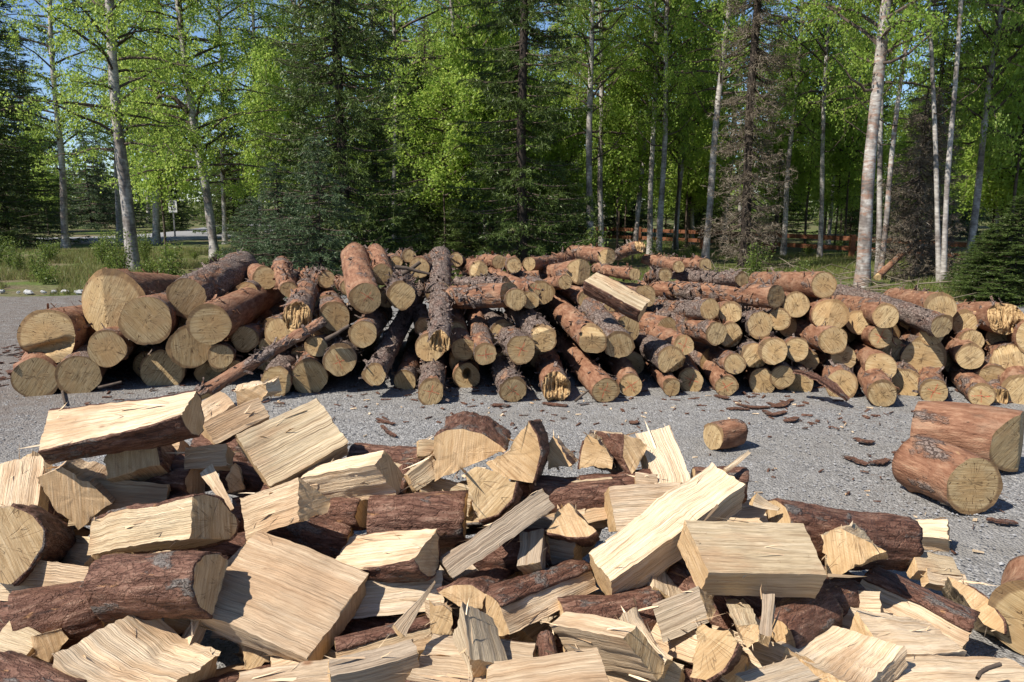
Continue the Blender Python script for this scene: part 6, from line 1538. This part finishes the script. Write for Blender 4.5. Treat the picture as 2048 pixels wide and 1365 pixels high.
# ------------------------------------------------------------ shrubs, grass, forest floor litter
def shrub_mesh(seed, h, rr, stems, leaves):
    q = np.random.default_rng(seed)
    wood, pts = [], []
    for k in range(stems):
        az = q.uniform(0, 6.28)
        ln = h * q.uniform(.6, 1.05)
        t_ = np.linspace(0, 1, 5)
        sp = rr * q.uniform(.2, 1)
        l = np.stack([math.cos(az) * sp * t_ ** 1.3, math.sin(az) * sp * t_ ** 1.3, ln * t_], -1)
        l[1:] += q.normal(0, .02, (4, 3))
        wood.append(tube(l, np.linspace(.011, .003, 5), 4))
        nl = int(leaves / stems)
        u = q.uniform(.22, 1, nl)
        p = np.stack([np.interp(u, t_, l[:, a]) for a in range(3)], -1)
        pts.append(p + q.normal(0, .09, (nl, 3)) * np.array([1, 1, .7]))
    c = np.concatenate(pts)
    c[:, 2] = np.abs(c[:, 2])
    v, f = leaf_cards(c, .058, q, -.2)
    wv, wf = merge(wood)
    rn = np.concatenate([q.uniform(0, 1, len(f)), np.zeros(sum(len(x) for x in wf))])
    return np_mesh('shrub', np.concatenate([v, wv]), [f] + [x + len(v) for x in wf], [M['shrub'], M['branch']], mat_idx=[0] + [1] * len(wf), smooth=False, face_rnd=rn)
SHM = [shrub_mesh(61, 1.0, .45, 9, 900), shrub_mesh(62, .8, .5, 8, 700), shrub_mesh(63, 1.3, .4, 7, 900), shrub_mesh(64, .55, .45, 10, 700)]
q = np.random.default_rng(90)
spots = [(q.uniform(-13.5, -5.0), q.uniform(14.6, 23)) for _ in range(34)] + [(q.uniform(-6, 3), q.uniform(14, 19)) for _ in range(10)]
for i, (x, y) in enumerate(spots):
    o = link('shrub', SHM[i % 4], None, Matrix.Translation((x, y, -.02)), 'leafy green shrub in the rough grass between gravel and road' if x < -5 else 'leafy shrub in the shade behind the log stack', 'shrub', 'shrubs in the rough grass' if x < -5 else 'shrubs behind the log stack')
    s = q.uniform(.42, .85)
    o.scale = (s, s, s)
    o.rotation_euler = (0, 0, q.uniform(0, 6.28))
for i in range(30):
    x, y = q.uniform(3.5, 14), q.uniform(15, 28)
    o = link('shrub', SHM[(i * 3 + 1) % 4], None, Matrix.Translation((x, y, -.02)), 'low green undergrowth shrub near the rail fence', 'shrub', 'undergrowth by the fence')
    s = q.uniform(.3, .6)
    o.scale = (s * 1.3, s * 1.3, s)
    o.rotation_euler = (0, 0, q.uniform(0, 6.28))
# sapling by the road
root = link('sapling', None, None, Matrix.Translation((-15.6, 24.5, -.02)), 'spindly sapling with a tuft of leaves beside the road', 'tree')
link('trunk', trunk_mesh('trunk', -.03, 1.5, .03, M['branch'], 5, n=6), root)
c = link('crown', SHM[1], root)
c.scale = (.55, .55, .9)
c.location = (-.05, 0, .75)

def grass(n, region, hmin, hmax, seed, dens=None):
    q = np.random.default_rng(seed)
    x = q.uniform(region[0], region[1], n)
    y = region[2] + (region[3] - region[2]) * q.uniform(0, 1, n) ** 1.4
    k = vn(x * .7, y * .7, 0, seed) + .4 * vn(x * 2.5, y * 2.5, 0, seed + 1) > -.25
    edge = 13.55 + np.interp(x, [-40, -4, 4, 40], [.6, .3, -.7, -.9])
    k &= y > edge + .25 * vn(x * 1.5, 4.0, 0, 3)
    x, y = x[k], y[k]
    n = len(x)
    h = q.uniform(hmin, hmax, n) * (.6 + .6 * (vn(x * .4, y * .4, 5, seed) * .5 + .5))
    a = q.uniform(0, 6.28, n)
    ln = q.normal(0, .35, (n, 2)) * h[:, None]
    wv = q.uniform(.004, .009, n)
    b = np.stack([x, y, np.full(n, -.02)], -1)
    s = np.stack([np.cos(a) * wv, np.sin(a) * wv, np.zeros(n)], -1)
    t_ = b + np.stack([ln[:, 0], ln[:, 1], h], -1)
    v = np.stack([b - s, b + s, t_], 1).reshape(-1, 3)
    return v, np.arange(3 * n).reshape(-1, 3), q.uniform(0, 1, n)
for nm, lab, n, reg, h0, h1, sd in (('grass', 'dry and green rough grass between gravel and road', 130000, (-17, -3, 13.6, 27), .05, .17, 71), ('grass', 'thin grass on the forest floor behind the log stack', 110000, (-3, 16, 12.3, 24), .06, .2, 72)):
    v, f, rn = grass(n, reg, h0, h1, sd)
    link(nm, np_mesh('grass', v, [f], [M['grass']], smooth=False, face_rnd=rn), label=lab, category='grass', kind='stuff')

# dead twigs and sticks under the trees
q = np.random.default_rng(66)
parts = []
for i in range(170):
    x, y = q.uniform(4, 12), q.uniform(12.6, 18)
    a, ln = q.uniform(0, 6.28), q.uniform(.3, 1.4)
    z = q.uniform(.0, .12)
    p = np.array([x, y, z])
    e_ = p + np.array([math.cos(a) * ln, math.sin(a) * ln, q.uniform(-.02, .25)])
    m_ = (p + e_) / 2 + q.normal(0, .05, 3)
    parts.append(tube(np.array([p, m_, e_]), [.012, .009, .003], 4))
v, f = merge(parts)
link('dead_twigs', np_mesh('dead_twigs', v, f, [M['dead']], face_rnd=np.full(sum(len(x) for x in f), .8)), label='litter of dry grey twigs on the forest floor', category='twigs', kind='stuff')
make_log((7.1, 15.6, .12), (8.6, 17.2, .75), .07, .05, 's', 'chip', 0, 0, 881, 'fallen_trunk', 'pale fallen trunk leaning into the grey dead brush', 'trunk')

# white stones along the grass edge
q = np.random.default_rng(8)
for i in range(16):
    x = -8.9 + i * .115 + q.uniform(-.05, .05) - (.0 if i > 2 else .3)
    k, f = blob(1)
    sub = []
    me_v = np.array([[math.sin(p_) * math.cos(t_), math.sin(p_) * math.sin(t_), math.cos(p_)] for p_ in np.linspace(.15, 3.0, 6) for t_ in np.arange(8) / 8 * 6.283])
    me_v *= (1 + .18 * q.normal(0, 1, (len(me_v), 1)))
    s = q.uniform(.025, .06)
    o = link('stone', np_mesh('stone', me_v * s * np.array([1.3, 1, .7]), [grid_faces(8, 6, 0, True)], [M['stone']], smooth=False), None, Matrix.Translation((x, 13.95 + q.uniform(-.12, .12), .02)), 'whitish stone in the row where gravel meets grass', 'stone', 'white stones along the grass edge')

# ------------------------------------------------------------ rail fence and speed sign
def box(cx, cy, cz, sx, sy, sz, rot=0.0):
    k = np.array([[x, y, z] for x in (-.5, .5) for y in (-.5, .5) for z in (-.5, .5)]) * np.array([sx, sy, sz])
    c, s = math.cos(rot), math.sin(rot)
    k = np.stack([k[:, 0] * c - k[:, 1] * s, k[:, 0] * s + k[:, 1] * c, k[:, 2]], -1)
    f = np.array([[0, 1, 3, 2], [4, 6, 7, 5], [0, 4, 5, 1], [2, 3, 7, 6], [0, 2, 6, 4], [1, 5, 7, 3]])
    return k + np.array([cx, cy, cz]), f
fp = [(2.6, 31.5), (4.6, 29.3), (6.4, 27.2), (8.1, 25.0), (9.6, 22.8), (10.6, 20.6), (11.3, 18.4), (11.7, 16.6)]
fr = link('rail_fence', None, None, Matrix.Translation((fp[0][0], fp[0][1], 0)), 'low reddish-brown two-rail wooden fence winding through the wood', 'fence')
for (x, y) in fp:
    v, f = box(x - fp[0][0], y - fp[0][1], .3, .13, .13, .66)
    link('post', np_mesh('post', v, [f], [M['rail']], smooth=False), fr)
for (x0, y0), (x1, y1) in zip(fp[:-1], fp[1:]):
    a = math.atan2(y1 - y0, x1 - x0)
    ln = math.hypot(x1 - x0, y1 - y0)
    for z in (.24, .52):
        v, f = box((x0 + x1) / 2 - fp[0][0] - .08 * math.sin(a), (y0 + y1) / 2 - fp[0][1] + .08 * math.cos(a), z, ln + .1, .05, .12, a)
        link('rail', np_mesh('rail', v, [f], [M['rail']], smooth=False), fr)

sx, sy = -14.4, 34.6
sg = link('speed_sign', None, None, Matrix.Translation((sx, sy, 0)), 'white speed limit sign reading 15 on a thin post beside the road', 'sign')
v, f = box(0, 0, .8, .06, .04, 1.7)
link('post', np_mesh('post', v, [f], [M['metal']], smooth=False), sg)
v, f = box(0, -.03, 1.32, .36, .012, .5)
pan = link('panel', np_mesh('panel', v, [f], [M['white']], smooth=False), sg)
def text(body, size, x, z, name):
    cu = bpy.data.curves.new(name, 'FONT')
    cu.body = body
    cu.size = size
    cu.align_x = 'CENTER'
    cu.align_y = 'CENTER'
    cu.extrude = .002
    cu.offset = size * .02
    o = bpy.data.objects.new(name, cu)
    COL.objects.link(o)
    dg = bpy.context.evaluated_depsgraph_get()
    me = bpy.data.meshes.new_from_object(o.evaluated_get(dg))
    bpy.data.objects.remove(o)
    me.materials.clear()
    me.materials.append(M['black'])
    t_ = link(name, me, pan)
    t_.location = (x, -.040, z)
    t_.rotation_euler = (math.pi / 2, 0, 0)
    t_['label'] = 'black lettering'
text('SPEED', .085, 0, 1.50, 'lettering')
text('LIMIT', .085, 0, 1.41, 'lettering')
text('15', .25, 0, 1.24, 'lettering')

# ------------------------------------------------------------ bark strips, sticks, chips
def ribbon(pts, w, th, seed, mat, name, label, group, category='bark', uvm=False):
    """a torn curved strip with thickness lying along pts"""
    q = np.random.default_rng(seed)
    pts = np.array(pts, float)
    o0 = pts[0].copy()
    t0 = np.linspace(0, 1, len(pts))
    t_ = np.linspace(0, 1, 14)
    p = np.stack([np.interp(t_, t0, pts[:, a]) for a in range(3)], -1) - o0
    d = np.gradient(p, axis=0)
    d /= np.linalg.norm(d, axis=1)[:, None]
    s = np.cross(d, [0, 0, 1.0])
    s /= np.linalg.norm(s, axis=1)[:, None] + 1e-9
    up = np.cross(s, d)
    ww = w * (.55 + .45 * np.sin(np.pi * (t_ * .9 + .05))) * (1 + .2 * q.normal(0, 1, 14))
    cols = np.linspace(-.5, .5, 6)
    top = p[:, None] + s[:, None] * (ww[:, None] * cols[None])[..., None] + up[:, None] * ((.14 * w * (.25 - cols ** 2) * q.uniform(.3, 1.2))[None, :, None] + .12 * th * q.normal(0, 1, (14, 6, 1)))
    top = top + up[:, None] * th
    v = np.concatenate([top.reshape(-1, 3), (top - up[:, None] * th).reshape(-1, 3)])
    k = 14 * 6
    g = grid_faces(6, 14)
    a5, a13 = np.arange(5), np.arange(13)
    rim = [np.stack([a5, a5 + 1, a5 + 1 + k, a5 + k], -1), np.stack([78 + a5 + 1, 78 + a5, 78 + a5 + k, 78 + a5 + 1 + k], -1),
           np.stack([(a13 + 1) * 6, a13 * 6, a13 * 6 + k, (a13 + 1) * 6 + k], -1), np.stack([a13 * 6 + 5, (a13 + 1) * 6 + 5, (a13 + 1) * 6 + 5 + k, a13 * 6 + 5 + k], -1)]
    fs = [g[:, ::-1], g + k] + [r[:, ::-1] for r in rim]
    uv = [np.stack([v[f][..., 0] * 1.0, v[f][..., 1]], -1) for f in fs]
    return link(name, np_mesh(name, v, fs, [mat], uv=uv), None, Matrix.Translation(o0), label, category, group)
for i, pts in enumerate(DEBRIS):
    ribbon(pts[0], pts[1] * 1.25, .005, 300 + i, M['sbark'], 'bark_strip', 'torn strip of red-brown bark lying on the open gravel', 'bark strips on the gravel')
ribbon(SLAB, .13, .018, 399, M['sbark'], 'bark_slab', 'long torn bark slab leaning out of the log stack onto gravel', None)

q = np.random.default_rng(12)
def litter(n, xr, yr, seed, s0, s1):
    q = np.random.default_rng(seed)
    V, Fq = [], []
    for i in range(n):
        c = np.array([q.uniform(*xr), q.uniform(*yr), .004])
        a = q.uniform(0, 6.28)
        ln, wv, th = q.uniform(s0, s1), q.uniform(s0 * .2, s1 * .3), q.uniform(.003, .01)
        v, f = box(0, 0, 0, ln, wv, th, a)
        v[:, 2] += v[:, 0] * q.uniform(-.15, .15)
        v += q.normal(0, .1, v.shape) * wv
        V.append(v + c)
        Fq.append(f + i * 8)
    return np.concatenate(V), np.concatenate(Fq)
v, f = litter(700, (-5.6, -3.4), (6.6, 11.5), 15, .03, .17)
v2, f2 = litter(260, (-3.4, 5.2), (5.6, 6.9), 16, .015, .09)
v3, f3 = litter(160, (-1, 4.2), (3.4, 6), 17, .012, .05)
V_, F_ = merge([(v, f), (v2, f2), (v3, f3)])
link('bark_litter', np_mesh('bark_litter', V_, F_, [M['sbark']], smooth=False), label='brown bark crumbs scattered over the gravel', category='bark', kind='stuff')
v, f = litter(170, (-2.2, 4.4), (3.3, 7.0), 18, .012, .05)
link('wood_chips', np_mesh('wood_chips', v, [f], [M['split']], uv=[v[f][..., :2]], smooth=False), label='pale wood chips scattered over the gravel', category='chips', kind='stuff')

def stick(pts, r0, r1, label, seed, name='stick', group=None):
    pts = np.array(pts, float)
    v, f = tube(pts - pts[0], np.linspace(r0, r1, len(pts)), 7)
    link(name, np_mesh(name, v, [f], [M['branch']]), None, Matrix.Translation(pts[0]), label, 'stick', group)
for i, (pts, r0, r1, lab) in enumerate(STICKS):
    stick(pts, r0, r1, lab, i)
